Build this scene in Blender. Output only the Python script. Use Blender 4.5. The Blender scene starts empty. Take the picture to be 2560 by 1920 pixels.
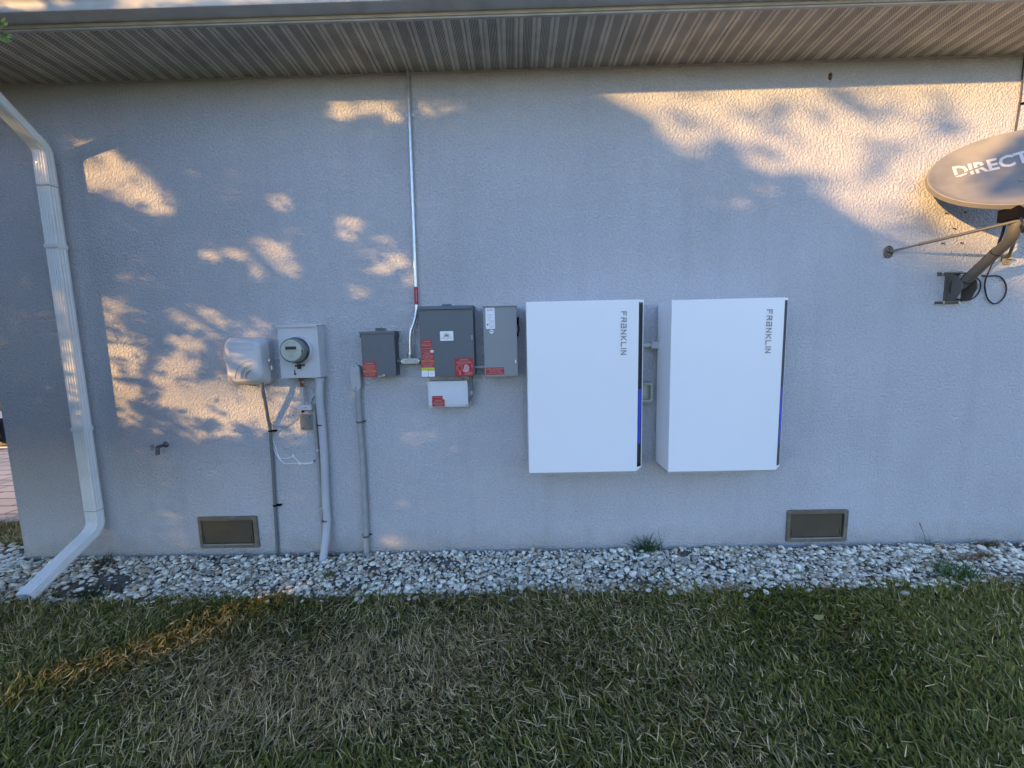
import bpy, bmesh, math, random
import numpy as np
from mathutils import Vector, Matrix
R = math.radians
S = bpy.context.scene
C = S.collection
random.seed(7)
rng = np.random.default_rng(7)

# ------------------------------------------------------------------ camera
FPX, PW, PH = 960.0, 2560.0, 1920.0            # focal length and frame in photograph pixels
CAM = Vector((0.0, -2.735, 1.56))
pitch, roll, yaw = R(6.07), R(1.27), R(0.59)
FW = Vector((-math.sin(yaw)*math.cos(pitch), math.cos(yaw)*math.cos(pitch), -math.sin(pitch)))
r0 = Vector((math.cos(yaw), math.sin(yaw), 0)); u0 = r0.cross(FW)
RT = math.cos(roll)*r0 - math.sin(roll)*u0
UP = math.sin(roll)*r0 + math.cos(roll)*u0
cd = bpy.data.cameras.new('camera'); cam = bpy.data.objects.new('camera', cd); C.objects.link(cam)
m = Matrix.Identity(4)
for i in range(3):
    m[i][0], m[i][1], m[i][2], m[i][3] = RT[i], UP[i], -FW[i], CAM[i]
cam.matrix_world = m
cd.sensor_width = 36; cd.lens = 36*FPX/PW; cd.clip_start = .02; cd.clip_end = 500
S.camera = cam

# ------------------------------------------------------------------ light
AZ = R(59.5); EL = math.atan(.36*math.cos(AZ))    # low sun from behind the photographer's left shoulder
w = bpy.data.worlds.new('World'); S.world = w; w.use_nodes = True
nt = w.node_tree; bg = nt.nodes['Background']
sky = nt.nodes.new('ShaderNodeTexSky'); sky.sky_type = 'NISHITA'; sky.sun_disc = False
sky.sun_elevation = EL; sky.sun_rotation = math.pi + AZ; sky.air_density = 1.0; sky.dust_density = 0.05; sky.ozone_density = 1.7
tn = nt.nodes.new('ShaderNodeMix'); tn.data_type = 'RGBA'; tn.blend_type = 'MULTIPLY'; tn.inputs['Factor'].default_value = 1
tn.inputs['B'].default_value = (.93, .985, 1.275, 1)                 # the camera's cool white balance
nt.links.new(sky.outputs[0], tn.inputs['A']); nt.links.new(tn.outputs['Result'], bg.inputs[0]); bg.inputs[1].default_value = .15
sd = bpy.data.lights.new('sun', 'SUN'); sd.energy = 3.6; sd.angle = R(.7); sd.color = (1.0, .57, .19)
sun = bpy.data.objects.new('sun', sd); C.objects.link(sun)
SD = Vector((math.sin(AZ)*math.cos(EL), math.cos(AZ)*math.cos(EL), -math.sin(EL)))
sun.rotation_euler = SD.to_track_quat('-Z', 'Y').to_euler(); sun.location = (-8, -8, 8)
S.view_settings.view_transform = 'Standard'; S.view_settings.look = 'None'
S.view_settings.exposure = 1.80; S.view_settings.gamma = 1
S.cycles.max_bounces = 8; S.cycles.diffuse_bounces = 4
TX, TZ = math.tan(AZ), .36                      # shadow shift per metre in front of the wall

# ------------------------------------------------------------------ helpers
def W(u, v, off=0.0):
    """point on the plane `off` metres in front of the wall that the photograph shows at pixel u,v"""
    d = FW + RT*((u-PW/2)/FPX) - UP*((v-PH/2)/FPX)
    t = (-off - CAM.y)/d.y
    return CAM + d*t
def G(u, v, z=0.0):
    d = FW + RT*((u-PW/2)/FPX) - UP*((v-PH/2)/FPX)
    return CAM + d*((z-CAM.z)/d.z)
def proj(X):
    X = X - np.array(CAM); z = X@np.array(FW)
    zz = np.where(np.abs(z) < 1e-6, 1e-6, z)
    return PW/2 + FPX*(X@np.array(RT))/zz, PH/2 - FPX*(X@np.array(UP))/zz, z
def in_frame(X, mg=25):
    u, v, z = proj(X)
    return (z > .05) & (u > -mg) & (u < PW+mg) & (v > -mg) & (v < PH+mg)

MATS = {}
def mat(name, col, rough=.5, metal=0., var=.08, vscale=6., bump=0., bscale=80., spec=.5, col2=None, c2amt=.5, c2scale=3., coat=0.):
    if name in MATS: return MATS[name]
    M = bpy.data.materials.new(name); M.use_nodes = True; n = M.node_tree; L = n.links
    b = n.nodes['Principled BSDF']; b.inputs['Roughness'].default_value = rough; b.inputs['Metallic'].default_value = metal
    b.inputs['Specular IOR Level'].default_value = spec; b.inputs['Coat Weight'].default_value = coat
    tc = n.nodes.new('ShaderNodeTexCoord')
    no = n.nodes.new('ShaderNodeTexNoise'); no.inputs['Scale'].default_value = vscale; no.inputs['Detail'].default_value = 5
    L.new(tc.outputs['Object'], no.inputs['Vector'])
    mr = n.nodes.new('ShaderNodeMapRange'); mr.inputs[1].default_value = .3; mr.inputs[2].default_value = .7
    mr.inputs[3].default_value = 1-var; mr.inputs[4].default_value = 1+var; L.new(no.outputs['Fac'], mr.inputs[0])
    base = n.nodes.new('ShaderNodeRGB'); base.outputs[0].default_value = (*col, 1)
    src = base.outputs[0]
    if col2 is not None:
        n2 = n.nodes.new('ShaderNodeTexNoise'); n2.inputs['Scale'].default_value = c2scale; n2.inputs['Detail'].default_value = 6
        L.new(tc.outputs['Object'], n2.inputs['Vector'])
        r2 = n.nodes.new('ShaderNodeMapRange'); r2.inputs[1].default_value = .5; r2.inputs[2].default_value = .72; r2.inputs[4].default_value = c2amt
        L.new(n2.outputs['Fac'], r2.inputs[0])
        mx = n.nodes.new('ShaderNodeMix'); mx.data_type = 'RGBA'; mx.inputs['B'].default_value = (*col2, 1)
        L.new(r2.outputs[0], mx.inputs['Factor']); L.new(src, mx.inputs['A']); src = mx.outputs['Result']
    hs = n.nodes.new('ShaderNodeVectorMath'); hs.operation = 'SCALE'
    L.new(src, hs.inputs[0]); L.new(mr.outputs[0], hs.inputs['Scale']); L.new(hs.outputs[0], b.inputs['Base Color'])
    if bump:
        nb = n.nodes.new('ShaderNodeTexNoise'); nb.inputs['Scale'].default_value = bscale; nb.inputs['Detail'].default_value = 3
        L.new(tc.outputs['Object'], nb.inputs['Vector'])
        bp = n.nodes.new('ShaderNodeBump'); bp.inputs['Distance'].default_value = bump; bp.inputs['Strength'].default_value = 1
        L.new(nb.outputs['Fac'], bp.inputs['Height']); L.new(bp.outputs[0], b.inputs['Normal'])
    MATS[name] = M; return M

def tag(o, label, cat, group=None, kind=None):
    if label: o['label'] = label
    if cat: o['category'] = cat
    if group: o['group'] = group
    if kind: o['kind'] = kind
    return o
def thing(name, loc, label, cat, group=None):
    o = bpy.data.objects.new(name, None); C.objects.link(o); o.location = loc; o.empty_display_size = .1
    o['_loc'] = list(loc)
    return tag(o, label, cat, group)
def origin(p):
    while p is not None:
        if '_loc' in p: return Vector(p['_loc'])
        p = p.parent
    return Vector((0, 0, 0))
def build(name, bm, m, parent=None, smooth=None, bevel=0, bseg=2, label=None):
    """link a bmesh given in world coordinates as ONE mesh object"""
    if bevel:
        es = [e for e in bm.edges if len(e.link_faces) == 2 and e.calc_face_angle(0) > .6]
        bmesh.ops.bevel(bm, geom=es, offset=bevel, segments=bseg, affect='EDGES', profile=.5, clamp_overlap=True)
    bmesh.ops.recalc_face_normals(bm, faces=bm.faces[:])
    o0 = origin(parent)
    if parent is not None: bmesh.ops.translate(bm, verts=bm.verts[:], vec=-o0)
    me = bpy.data.meshes.new(name); bm.to_mesh(me); bm.free()
    me.materials.append(m)
    if smooth is not None:
        me.polygons.foreach_set('use_smooth', [True]*len(me.polygons))
        try: me.set_sharp_from_angle(angle=R(smooth))
        except Exception: pass
    o = bpy.data.objects.new(name, me); C.objects.link(o)
    if parent is not None: o.parent = parent
    if label: o['label'] = label
    return o
def build_np(name, V, F4, m, parent=None, smooth=False, cols=None, tris=False):
    me = bpy.data.meshes.new(name); k = F4.shape[1]
    me.vertices.add(len(V)); me.vertices.foreach_set('co', np.ascontiguousarray(V - (np.array(origin(parent)) if parent is not None else 0), dtype=np.float32).ravel())
    me.loops.add(F4.size); me.loops.foreach_set('vertex_index', F4.astype(np.int32).ravel())
    me.polygons.add(len(F4)); me.polygons.foreach_set('loop_start', (np.arange(len(F4))*k).astype(np.int32))
    me.polygons.foreach_set('loop_total', np.full(len(F4), k, dtype=np.int32))
    if smooth: me.polygons.foreach_set('use_smooth', np.ones(len(F4), dtype=bool))
    if cols is not None:
        a = me.color_attributes.new('tint', 'FLOAT_COLOR', 'POINT')
        cc = np.ones((len(V), 4), dtype=np.float32); cc[:, :3] = cols; a.data.foreach_set('color', cc.ravel())
    me.update(); me.validate(); me.materials.append(m)
    o = bpy.data.objects.new(name, me); C.objects.link(o)
    if parent is not None: o.parent = parent
    return o

def box(bm, x0, x1, y0, y1, z0, z1):
    vs = [bm.verts.new((x, y, z)) for x in (x0, x1) for y in (y0, y1) for z in (z0, z1)]
    for f in ((0, 1, 3, 2), (4, 6, 7, 5), (0, 4, 5, 1), (2, 3, 7, 6), (0, 2, 6, 4), (1, 5, 7, 3)):
        bm.faces.new([vs[i] for i in f])
def loft(bm, loops, cap=True):
    rows = [[bm.verts.new(p) for p in l] for l in loops]; n = len(rows[0])
    for a, b in zip(rows, rows[1:]):
        for i in range(n): bm.faces.new((a[i], a[(i+1) % n], b[(i+1) % n], b[i]))
    if cap: bm.faces.new(rows[0][::-1]); bm.faces.new(rows[-1])
def prism_y(bm, poly, y0, y1):      # poly in (x, z)
    loft(bm, [[(x, y0, z) for x, z in poly], [(x, y1, z) for x, z in poly]])
def prism_z(bm, poly, z0, z1):
    loft(bm, [[(x, y, z0) for x, y in poly], [(x, y, z1) for x, y in poly]])
def prism_x(bm, poly, x0, x1):      # poly in (y, z)
    loft(bm, [[(x0, y, z) for y, z in poly], [(x1, y, z) for y, z in poly]])
def rrect(x0, x1, z0, z1, r, n=5):
    rs = r if isinstance(r, (list, tuple)) else [r]*4
    out = []
    for (cx, cz, a, rr) in ((x1, z1, 0, rs[0]), (x0, z1, 90, rs[1]), (x0, z0, 180, rs[2]), (x1, z0, 270, rs[3])):
        ox = cx - rr if a in (0, 270) else cx + rr; oz = cz - rr if a in (0, 90) else cz + rr
        for k in range(n+1):
            t = R(a + 90*k/n); out.append((ox + rr*math.cos(t), oz + rr*math.sin(t)))
    return out
def smooth_path(pts, n=6):
    pts = [Vector(p) for p in pts]
    if len(pts) < 3: return pts
    P = [2*pts[0]-pts[1]] + pts + [2*pts[-1]-pts[-2]]; out = []
    for i in range(1, len(P)-2):
        a, b, c, d = P[i-1:i+3]
        for k in range(n):
            t = k/n
            out.append(.5*((2*b) + (c-a)*t + (2*a-5*b+4*c-d)*t*t + (3*b-a-3*c+d)*t**3))
    out.append(pts[-1]); return out
def tube(bm, pts, r, seg=14, cap=True):
    pts = [Vector(p) for p in pts]; rows = []; up = None
    rr = r if isinstance(r, (list, tuple)) else [r]*len(pts)
    for i, p in enumerate(pts):
        t = (pts[min(i+1, len(pts)-1)] - pts[max(i-1, 0)]).normalized()
        if up is None:
            up = t.orthogonal().normalized()
        up = (up - t*up.dot(t)).normalized(); s = t.cross(up)
        rows.append([p + (up*math.cos(2*math.pi*k/seg) + s*math.sin(2*math.pi*k/seg))*rr[i] for k in range(seg)])
    loft(bm, rows, cap)
def lathe_y(bm, c, prof, seg=40):   # prof: (radius, distance in front of c along -y)
    loft(bm, [[(c[0]+r*math.cos(2*math.pi*k/seg), c[1]-d, c[2]+r*math.sin(2*math.pi*k/seg)) for k in range(seg)] for r, d in prof])
def disc_y(bm, cx, y, cz, r, h=.001, seg=20):
    prism_y(bm, [(cx+r*math.cos(2*math.pi*k/seg), cz+r*math.sin(2*math.pi*k/seg)) for k in range(seg)], y, y-h)
def nb(): return bmesh.new()
def mk(name, m, parent, fn, smooth=None, bevel=0, label=None, bseg=2):
    bm = nb(); fn(bm); return build(name, bm, m, parent, smooth, bevel, bseg, label)
_fc = {}
def text_mesh(s, bold=False):
    """flat text, unit line height, as (verts, polygons) centred on x=0, baseline 0"""
    if (s, bold) in _fc: return _fc[(s, bold)]
    cu = bpy.data.curves.new('t', 'FONT'); cu.body = s; cu.align_x = 'CENTER'; cu.size = 1; cu.resolution_u = 2
    cu.offset = .030 if bold else -.006
    o = bpy.data.objects.new('t', cu); C.objects.link(o)
    dg = bpy.context.evaluated_depsgraph_get(); me = o.evaluated_get(dg).to_mesh()
    v = [tuple(x.co)[:2] for x in me.vertices]; f = [tuple(p.vertices) for p in me.polygons]
    o.evaluated_get(dg).to_mesh_clear(); bpy.data.objects.remove(o); bpy.data.curves.remove(cu)
    _fc[(s, bold)] = (v, f); return v, f
def put_text(bm, s, cx, cz, h, wmax, y, place=None, wexact=False, bold=False):
    """write s with cap height h, squeezed into wmax, on the plane y facing the viewer"""
    v, f = text_mesh(s, bold)
    if not v: return
    x0 = min(a for a, b in v); x1 = max(a for a, b in v)
    sz = h/.70; sx = sz
    if (x1-x0)*sx > wmax or wexact: sx = wmax/(x1-x0)
    vs = []
    for a, b in v:
        X, Z = (a-(x0+x1)/2)*sx, b*sz
        vs.append(bm.verts.new(place(X, Z) if place else (cx+X, y, cz+Z)))
    for p in f:
        try: bm.faces.new([vs[i] for i in p])
        except ValueError: pass

# ------------------------------------------------------------------ materials
def node_mat(name):
    M = bpy.data.materials.new(name); M.use_nodes = True
    return M, M.node_tree, M.node_tree.links, M.node_tree.nodes['Principled BSDF'], M.node_tree.nodes.new('ShaderNodeTexCoord')
def stucco():
    M, n, L, b, tc = node_mat('painted_stucco'); b.inputs['Roughness'].default_value = .85; b.inputs['Specular IOR Level'].default_value = .25
    def noise(sc, det, dist=0., src=None):
        x = n.nodes.new('ShaderNodeTexNoise'); x.inputs['Scale'].default_value = sc; x.inputs['Detail'].default_value = det; x.inputs['Distortion'].default_value = dist
        L.new(src or tc.outputs['Object'], x.inputs['Vector']); return x
    a = noise(70, 2.0, .4); rp = n.nodes.new('ShaderNodeMapRange'); rp.interpolation_type = 'SMOOTHSTEP'
    rp.inputs[1].default_value = .32; rp.inputs[2].default_value = .66; L.new(a.outputs['Fac'], rp.inputs[0])
    f = noise(210, 3); mf = n.nodes.new('ShaderNodeMath'); mf.operation = 'MULTIPLY_ADD'; mf.inputs[1].default_value = .14
    L.new(f.outputs['Fac'], mf.inputs[0]); L.new(rp.outputs[0], mf.inputs[2])
    g = noise(5, 3); mg = n.nodes.new('ShaderNodeMath'); mg.operation = 'MULTIPLY_ADD'; mg.inputs[1].default_value = 2.2
    L.new(g.outputs['Fac'], mg.inputs[0]); L.new(mf.outputs[0], mg.inputs[2])
    bp = n.nodes.new('ShaderNodeBump'); bp.inputs['Strength'].default_value = 1; bp.inputs['Distance'].default_value = .0040
    L.new(mg.outputs[0], bp.inputs['Height']); L.new(bp.outputs[0], b.inputs['Normal'])
    # paint: pale grey with faint blotches; a little darker in the low spots of the relief; soil splash just above the gravel
    bl = noise(1.3, 5); r1 = n.nodes.new('ShaderNodeMapRange'); r1.inputs[1].default_value = .3; r1.inputs[2].default_value = .7; r1.inputs[3].default_value = .93; r1.inputs[4].default_value = 1.06
    L.new(bl.outputs['Fac'], r1.inputs[0])
    r2 = n.nodes.new('ShaderNodeMapRange'); r2.inputs[3].default_value = .90; r2.inputs[4].default_value = 1.02; L.new(rp.outputs[0], r2.inputs[0])
    mm = n.nodes.new('ShaderNodeMath'); mm.operation = 'MULTIPLY'; L.new(r1.outputs[0], mm.inputs[0]); L.new(r2.outputs[0], mm.inputs[1])
    mp_ = n.nodes.new('ShaderNodeMapping'); mp_.inputs['Scale'].default_value = (7, 1, .35); L.new(tc.outputs['Object'], mp_.inputs['Vector'])
    dr_ = noise(1.0, 5, 0., mp_.outputs[0]); r4 = n.nodes.new('ShaderNodeMapRange'); r4.inputs[1].default_value = .50; r4.inputs[2].default_value = .78; r4.inputs[3].default_value = 1.0; r4.inputs[4].default_value = .93
    L.new(dr_.outputs['Fac'], r4.inputs[0]); m5 = n.nodes.new('ShaderNodeMath'); m5.operation = 'MULTIPLY'; L.new(mm.outputs[0], m5.inputs[0]); L.new(r4.outputs[0], m5.inputs[1]); mm = m5
    sx = n.nodes.new('ShaderNodeSeparateXYZ'); L.new(tc.outputs['Object'], sx.inputs[0])
    sp = noise(9, 5); ad = n.nodes.new('ShaderNodeMath'); ad.operation = 'MULTIPLY_ADD'; ad.inputs[1].default_value = -.28
    L.new(sp.outputs['Fac'], ad.inputs[0]); L.new(sx.outputs[2], ad.inputs[2])
    r3 = n.nodes.new('ShaderNodeMapRange'); r3.inputs[1].default_value = -.12; r3.inputs[2].default_value = .06; r3.inputs[3].default_value = .55; r3.inputs[4].default_value = 0
    L.new(ad.outputs[0], r3.inputs[0])
    mx = n.nodes.new('ShaderNodeMix'); mx.data_type = 'RGBA'; mx.inputs['A'].default_value = (.475, .48, .505, 1); mx.inputs['B'].default_value = (.33, .30, .25, 1)
    L.new(r3.outputs[0], mx.inputs['Factor'])
    sc = n.nodes.new('ShaderNodeVectorMath'); sc.operation = 'SCALE'; L.new(mx.outputs['Result'], sc.inputs[0]); L.new(mm.outputs[0], sc.inputs['Scale'])
    L.new(sc.outputs[0], b.inputs['Base Color']); return M
def soffit_mat():
    M, n, L, b, tc = node_mat('vented_soffit_vinyl'); b.inputs['Roughness'].default_value = .55
    sx = n.nodes.new('ShaderNodeSeparateXYZ'); L.new(tc.outputs['Object'], sx.inputs[0])
    def mth(op, a, v=None, c=None):
        x = n.nodes.new('ShaderNodeMath'); x.operation = op
        for i, q in enumerate((a, v, c)):
            if q is None: continue
            if isinstance(q, (int, float)): x.inputs[i].default_value = q
            else: L.new(q, x.inputs[i])
        return x.outputs[0]
    px = mth('FLOORED_MODULO', mth('ADD', sx.outputs[0], 2.684+40*.1016), .1016)
    band = mth('MULTIPLY', mth('GREATER_THAN', px, .024), mth('LESS_THAN', px, .0805))
    row = mth('FLOOR', mth('DIVIDE', px, .0088))
    hx = mth('LESS_THAN', mth('FLOORED_MODULO', px, .0088), .0052)
    hy = mth('LESS_THAN', mth('FLOORED_MODULO', mth('MULTIPLY_ADD', row, .004, mth('ADD', sx.outputs[1], 5)), .012), .0095)
    hole = mth('MULTIPLY', band, mth('MULTIPLY', hx, hy))
    no = n.nodes.new('ShaderNodeTexNoise'); no.inputs['Scale'].default_value = 7; no.inputs['Detail'].default_value = 7; L.new(tc.outputs['Object'], no.inputs['Vector'])
    r = n.nodes.new('ShaderNodeMapRange'); r.inputs[1].default_value = .3; r.inputs[2].default_value = .7; r.inputs[3].default_value = .72; r.inputs[4].default_value = 1.1; L.new(no.outputs['Fac'], r.inputs[0])
    mx = n.nodes.new('ShaderNodeMix'); mx.data_type = 'RGBA'; mx.inputs['A'].default_value = (.76, .68, .55, 1); mx.inputs['B'].default_value = (.045, .04, .035, 1)
    L.new(hole, mx.inputs['Factor'])
    sc = n.nodes.new('ShaderNodeVectorMath'); sc.operation = 'SCALE'; L.new(mx.outputs['Result'], sc.inputs[0]); L.new(r.outputs[0], sc.inputs['Scale'])
    L.new(sc.outputs[0], b.inputs['Base Color']); return M
def tint_mat(name, rough, transl=0., bump=0., bscale=60., var=.2):
    M, n, L, b, tc = node_mat(name); b.inputs['Roughness'].default_value = rough; b.inputs['Specular IOR Level'].default_value = .3
    at = n.nodes.new('ShaderNodeAttribute'); at.attribute_name = 'tint'
    no = n.nodes.new('ShaderNodeTexNoise'); no.inputs['Scale'].default_value = bscale; no.inputs['Detail'].default_value = 4; L.new(tc.outputs['Object'], no.inputs['Vector'])
    r = n.nodes.new('ShaderNodeMapRange'); r.inputs[1].default_value = .3; r.inputs[2].default_value = .7; r.inputs[3].default_value = 1-var; r.inputs[4].default_value = 1+var; L.new(no.outputs['Fac'], r.inputs[0])
    sc = n.nodes.new('ShaderNodeVectorMath'); sc.operation = 'SCALE'; L.new(at.outputs['Color'], sc.inputs[0]); L.new(r.outputs[0], sc.inputs['Scale'])
    L.new(sc.outputs[0], b.inputs['Base Color'])
    if bump:
        bp = n.nodes.new('ShaderNodeBump'); bp.inputs['Distance'].default_value = bump; L.new(no.outputs['Fac'], bp.inputs['Height']); L.new(bp.outputs[0], b.inputs['Normal'])
    if transl:
        tr = n.nodes.new('ShaderNodeBsdfTranslucent'); L.new(sc.outputs[0], tr.inputs['Color'])
        ms = n.nodes.new('ShaderNodeMixShader'); ms.inputs[0].default_value = transl
        L.new(b.outputs[0], ms.inputs[1]); L.new(tr.outputs[0], ms.inputs[2]); L.new(ms.outputs[0], n.nodes['Material Output'].inputs['Surface'])
    return M
STUCCO = stucco(); SOFFIT = soffit_mat()
TRIM = mat('soffit_trim_vinyl', (.52, .49, .44), .5, var=.15, vscale=9)
GUTTER = mat('gutter_aluminium_paint', (.62, .61, .58), .35, var=.10, vscale=5, col2=(.40, .38, .34), c2amt=.5, c2scale=6)
DOWN = mat('downspout_white_paint', (.72, .73, .73), .32, var=.05, vscale=4, col2=(.50, .47, .42), c2amt=.35, c2scale=5)
WHITE = mat('battery_white_paint', (.80, .81, .83), .38, var=.012, vscale=2, spec=.4)
GREYBOX = mat('dark_grey_enamel', (.078, .095, .115), .42, var=.05, vscale=5)
LGREY = mat('light_grey_enamel', (.225, .245, .255), .42, var=.04, vscale=4)
METERP = mat('wall_paint_on_metal', (.50, .51, .54), .45, var=.06, vscale=8, bump=.0004, bscale=40)
PLAST = mat('grey_pvc', (.40, .41, .43), .5, var=.07, vscale=12)
PVC2 = mat('weathered_grey_pvc', (.29, .30, .31), .5, var=.10, vscale=15)
DPVC = mat('slate_grey_pvc', (.13, .14, .15), .5, var=.08, vscale=15)
NIDP = mat('telecom_box_plastic', (.50, .50, .51), .40, var=.04, vscale=9)
ZINC = mat('galvanised_steel', (.62, .63, .62), .32, .85, var=.12, vscale=25)
DZINC = mat('cast_conduit_body', (.30, .33, .33), .45, .6, var=.12, vscale=25)
BLACK = mat('black_plastic', (.005, .005, .006), .8, var=.1, spec=.1)
CABLE = mat('black_cable_jacket', (.010, .011, .016), .5, var=.1)
RUST = mat('rusty_steel', (.16, .075, .035), .8, .2, var=.4, vscale=60)
RED = mat('red_label', (.34, .004, .012), .4, var=.04)
WHT = mat('white_label', (.78, .79, .82), .4, var=.02)
LETW = mat('white_lettering', (.58, .46, .46), .5, var=.02)
LETK = mat('dark_lettering', (.05, .055, .09), .5, var=.02)
ORANGE = mat('orange_label', (.62, .14, .02), .4, var=.04)
YELLOW = mat('yellow_label', (.62, .58, .02), .4, var=.04)
TAUPE = mat('vent_frame_paint', (.130, .108, .080), .5, var=.15, vscale=14, col2=(.24, .22, .19), c2amt=.4, c2scale=20)
TAUPED = mat('vent_door_paint', (.095, .077, .052), .38, .25, var=.12, vscale=6)
STRIP = mat('black_glass_strip', (.012, .012, .013), .12, var=.05)
SILVER = mat('brushed_silver_letters', (.29, .295, .305), .4, .5, var=.03)
DISHM = mat('dish_grey_paint', (.205, .20, .195), .6, var=.07, vscale=14, col2=(.135, .132, .13), c2amt=.6, c2scale=5)
MAST = mat('dish_mast_paint', (.11, .103, .088), .45, var=.08, vscale=10)
WPLAST = mat('junction_box_plastic', (.56, .59, .63), .38, var=.02)
CREAM = mat('outlet_cover_plastic', (.36, .37, .31), .25, var=.06)

# ------------------------------------------------------------------ the place
ZS = 3.347                                       # soffit height
house = thing('house', (0, .1, 0), 'grey stucco house wall under a vented soffit with a white gutter', 'house')
def _wall(bm):
    prism_z(bm, [(-3.757, 0), (7, 0), (7, .2), (-3.557, .2), (-3.557, 7), (-3.757, 7)], -.3, ZS)
mk('wall', STUCCO, house, _wall, bevel=.012, smooth=40)
def _soffit(bm):
    rows = []
    i0, i1 = -16, 72
    for i in range(i0, i1):
        x = -2.684 + .1016*i
        d = .009 if i % 3 else .012
        for dx, dz in ((-.0055, 0), (-.003, d), (.003, d), (.0045, .002), (.016, .0)):
            rows.append((x+dx, ZS+.004+dz))
    top = [(x, z) for x, z in rows]
    A = [bm.verts.new((x, -.422, z)) for x, z in top]; B = [bm.verts.new((x, .03, z)) for x, z in top]
    for k in range(len(A)-1): bm.faces.new((A[k], A[k+1], B[k+1], B[k]))
mk('soffit', SOFFIT, house, _soffit)
mk('soffit_trim', TRIM, house, lambda bm: (box(bm, -4.3, 7, -.428, -.414, ZS-.004, ZS+.03), box(bm, -4.3, 7, -.006, -.001, ZS-.004, ZS+.0035)), bevel=.002)
mk('fascia', TRIM, house, lambda bm: box(bm, -4.3, 7, -.4345, -.4285, ZS+.005, ZS+.17), bevel=.003)
GZ = ZS+.022
def _gutter(bm):
    out = [(-.4355, ZS+.165), (-.4355, GZ), (-.504, GZ), (-.512, GZ+.002), (-.516, GZ+.008), (-.519, GZ+.030), (-.530, GZ+.050), (-.556, GZ+.070), (-.574, GZ+.092), (-.577, GZ+.116), (-.567, GZ+.120)]
    inn = [(y+.003*(1 if y < -.46 else -1), z+(.003 if z < GZ+.1 else 0)) for y, z in out[::-1][:-2]]
    inn = inn[:-0 or None]+[(-.4385, GZ+.003), (-.4385, ZS+.165)]
    prism_x(bm, out+inn, -4.3, 7)
mk('gutter', GUTTER, house, _gutter, smooth=30)
ROOF = mat('asphalt_shingles', (.12, .105, .09), .9, var=.3, vscale=30, bump=.004, bscale=40)
mk('roof', ROOF, house, lambda bm: prism_x(bm, [(-.50, ZS+.17), (-.50, ZS+.19), (5, ZS+2.4), (5, ZS+2.38)], -4.3, 7))
# ground
def sheet(name, m, x0, x1, y0, y1, z, nx=1, ny=1):
    bm = nb()
    g = [[bm.verts.new((x0+(x1-x0)*i/nx, y0+(y1-y0)*j/ny, z)) for i in range(nx+1)] for j in range(ny+1)]
    for j in range(ny):
        for i in range(nx): bm.faces.new((g[j][i], g[j][i+1], g[j+1][i+1], g[j+1][i]))
    o = build(name, bm, m); o['kind'] = 'structure'; return o
SOIL = mat('dark_soil', (.15, .128, .105), .95, var=.35, vscale=18, bump=.01, bscale=50, col2=(.10, .085, .06), c2amt=.6, c2scale=12)
LAWN = mat('lawn_soil_and_thatch', (.050, .050, .024), .95, var=.35, vscale=14, bump=.01, bscale=60, col2=(.10, .085, .05), c2amt=.6, c2scale=6)
sheet('lawn', LAWN, -90, 90, -90, 90, -.006)
sheet('garden_bed', SOIL, -4.3, 7, -.53, 0.25, .002)
def paver_mat():
    M, n, L, b, tc = node_mat('concrete_pavers'); b.inputs['Roughness'].default_value = .85
    br = n.nodes.new('ShaderNodeTexBrick'); br.inputs['Scale'].default_value = 1; br.inputs['Brick Width'].default_value = .40; br.inputs['Row Height'].default_value = .20
    br.inputs['Mortar Size'].default_value = .010; br.inputs['Color1'].default_value = (.40, .36, .32, 1); br.inputs['Color2'].default_value = (.30, .28, .26, 1); br.inputs['Mortar'].default_value = (.07, .06, .05, 1)
    L.new(tc.outputs['Object'], br.inputs['Vector'])
    no = n.nodes.new('ShaderNodeTexNoise'); no.inputs['Scale'].default_value = 25; no.inputs['Detail'].default_value = 6; L.new(tc.outputs['Object'], no.inputs['Vector'])
    r = n.nodes.new('ShaderNodeMapRange'); r.inputs[3].default_value = .75; r.inputs[4].default_value = 1.2; L.new(no.outputs['Fac'], r.inputs[0])
    sc = n.nodes.new('ShaderNodeVectorMath'); sc.operation = 'SCALE'; L.new(br.outputs['Color'], sc.inputs[0]); L.new(r.outputs[0], sc.inputs['Scale']); L.new(sc.outputs[0], b.inputs['Base Color'])
    bp = n.nodes.new('ShaderNodeBump'); bp.inputs['Distance'].default_value = .006; bp.invert = True; L.new(br.outputs['Fac'], bp.inputs['Height']); L.new(bp.outputs[0], b.inputs['Normal'])
    return M
mk('driveway', paver_mat(), None, lambda bm: box(bm, -24, -3.95, .62, 16, -.05, .018))['kind'] = 'structure'

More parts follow.
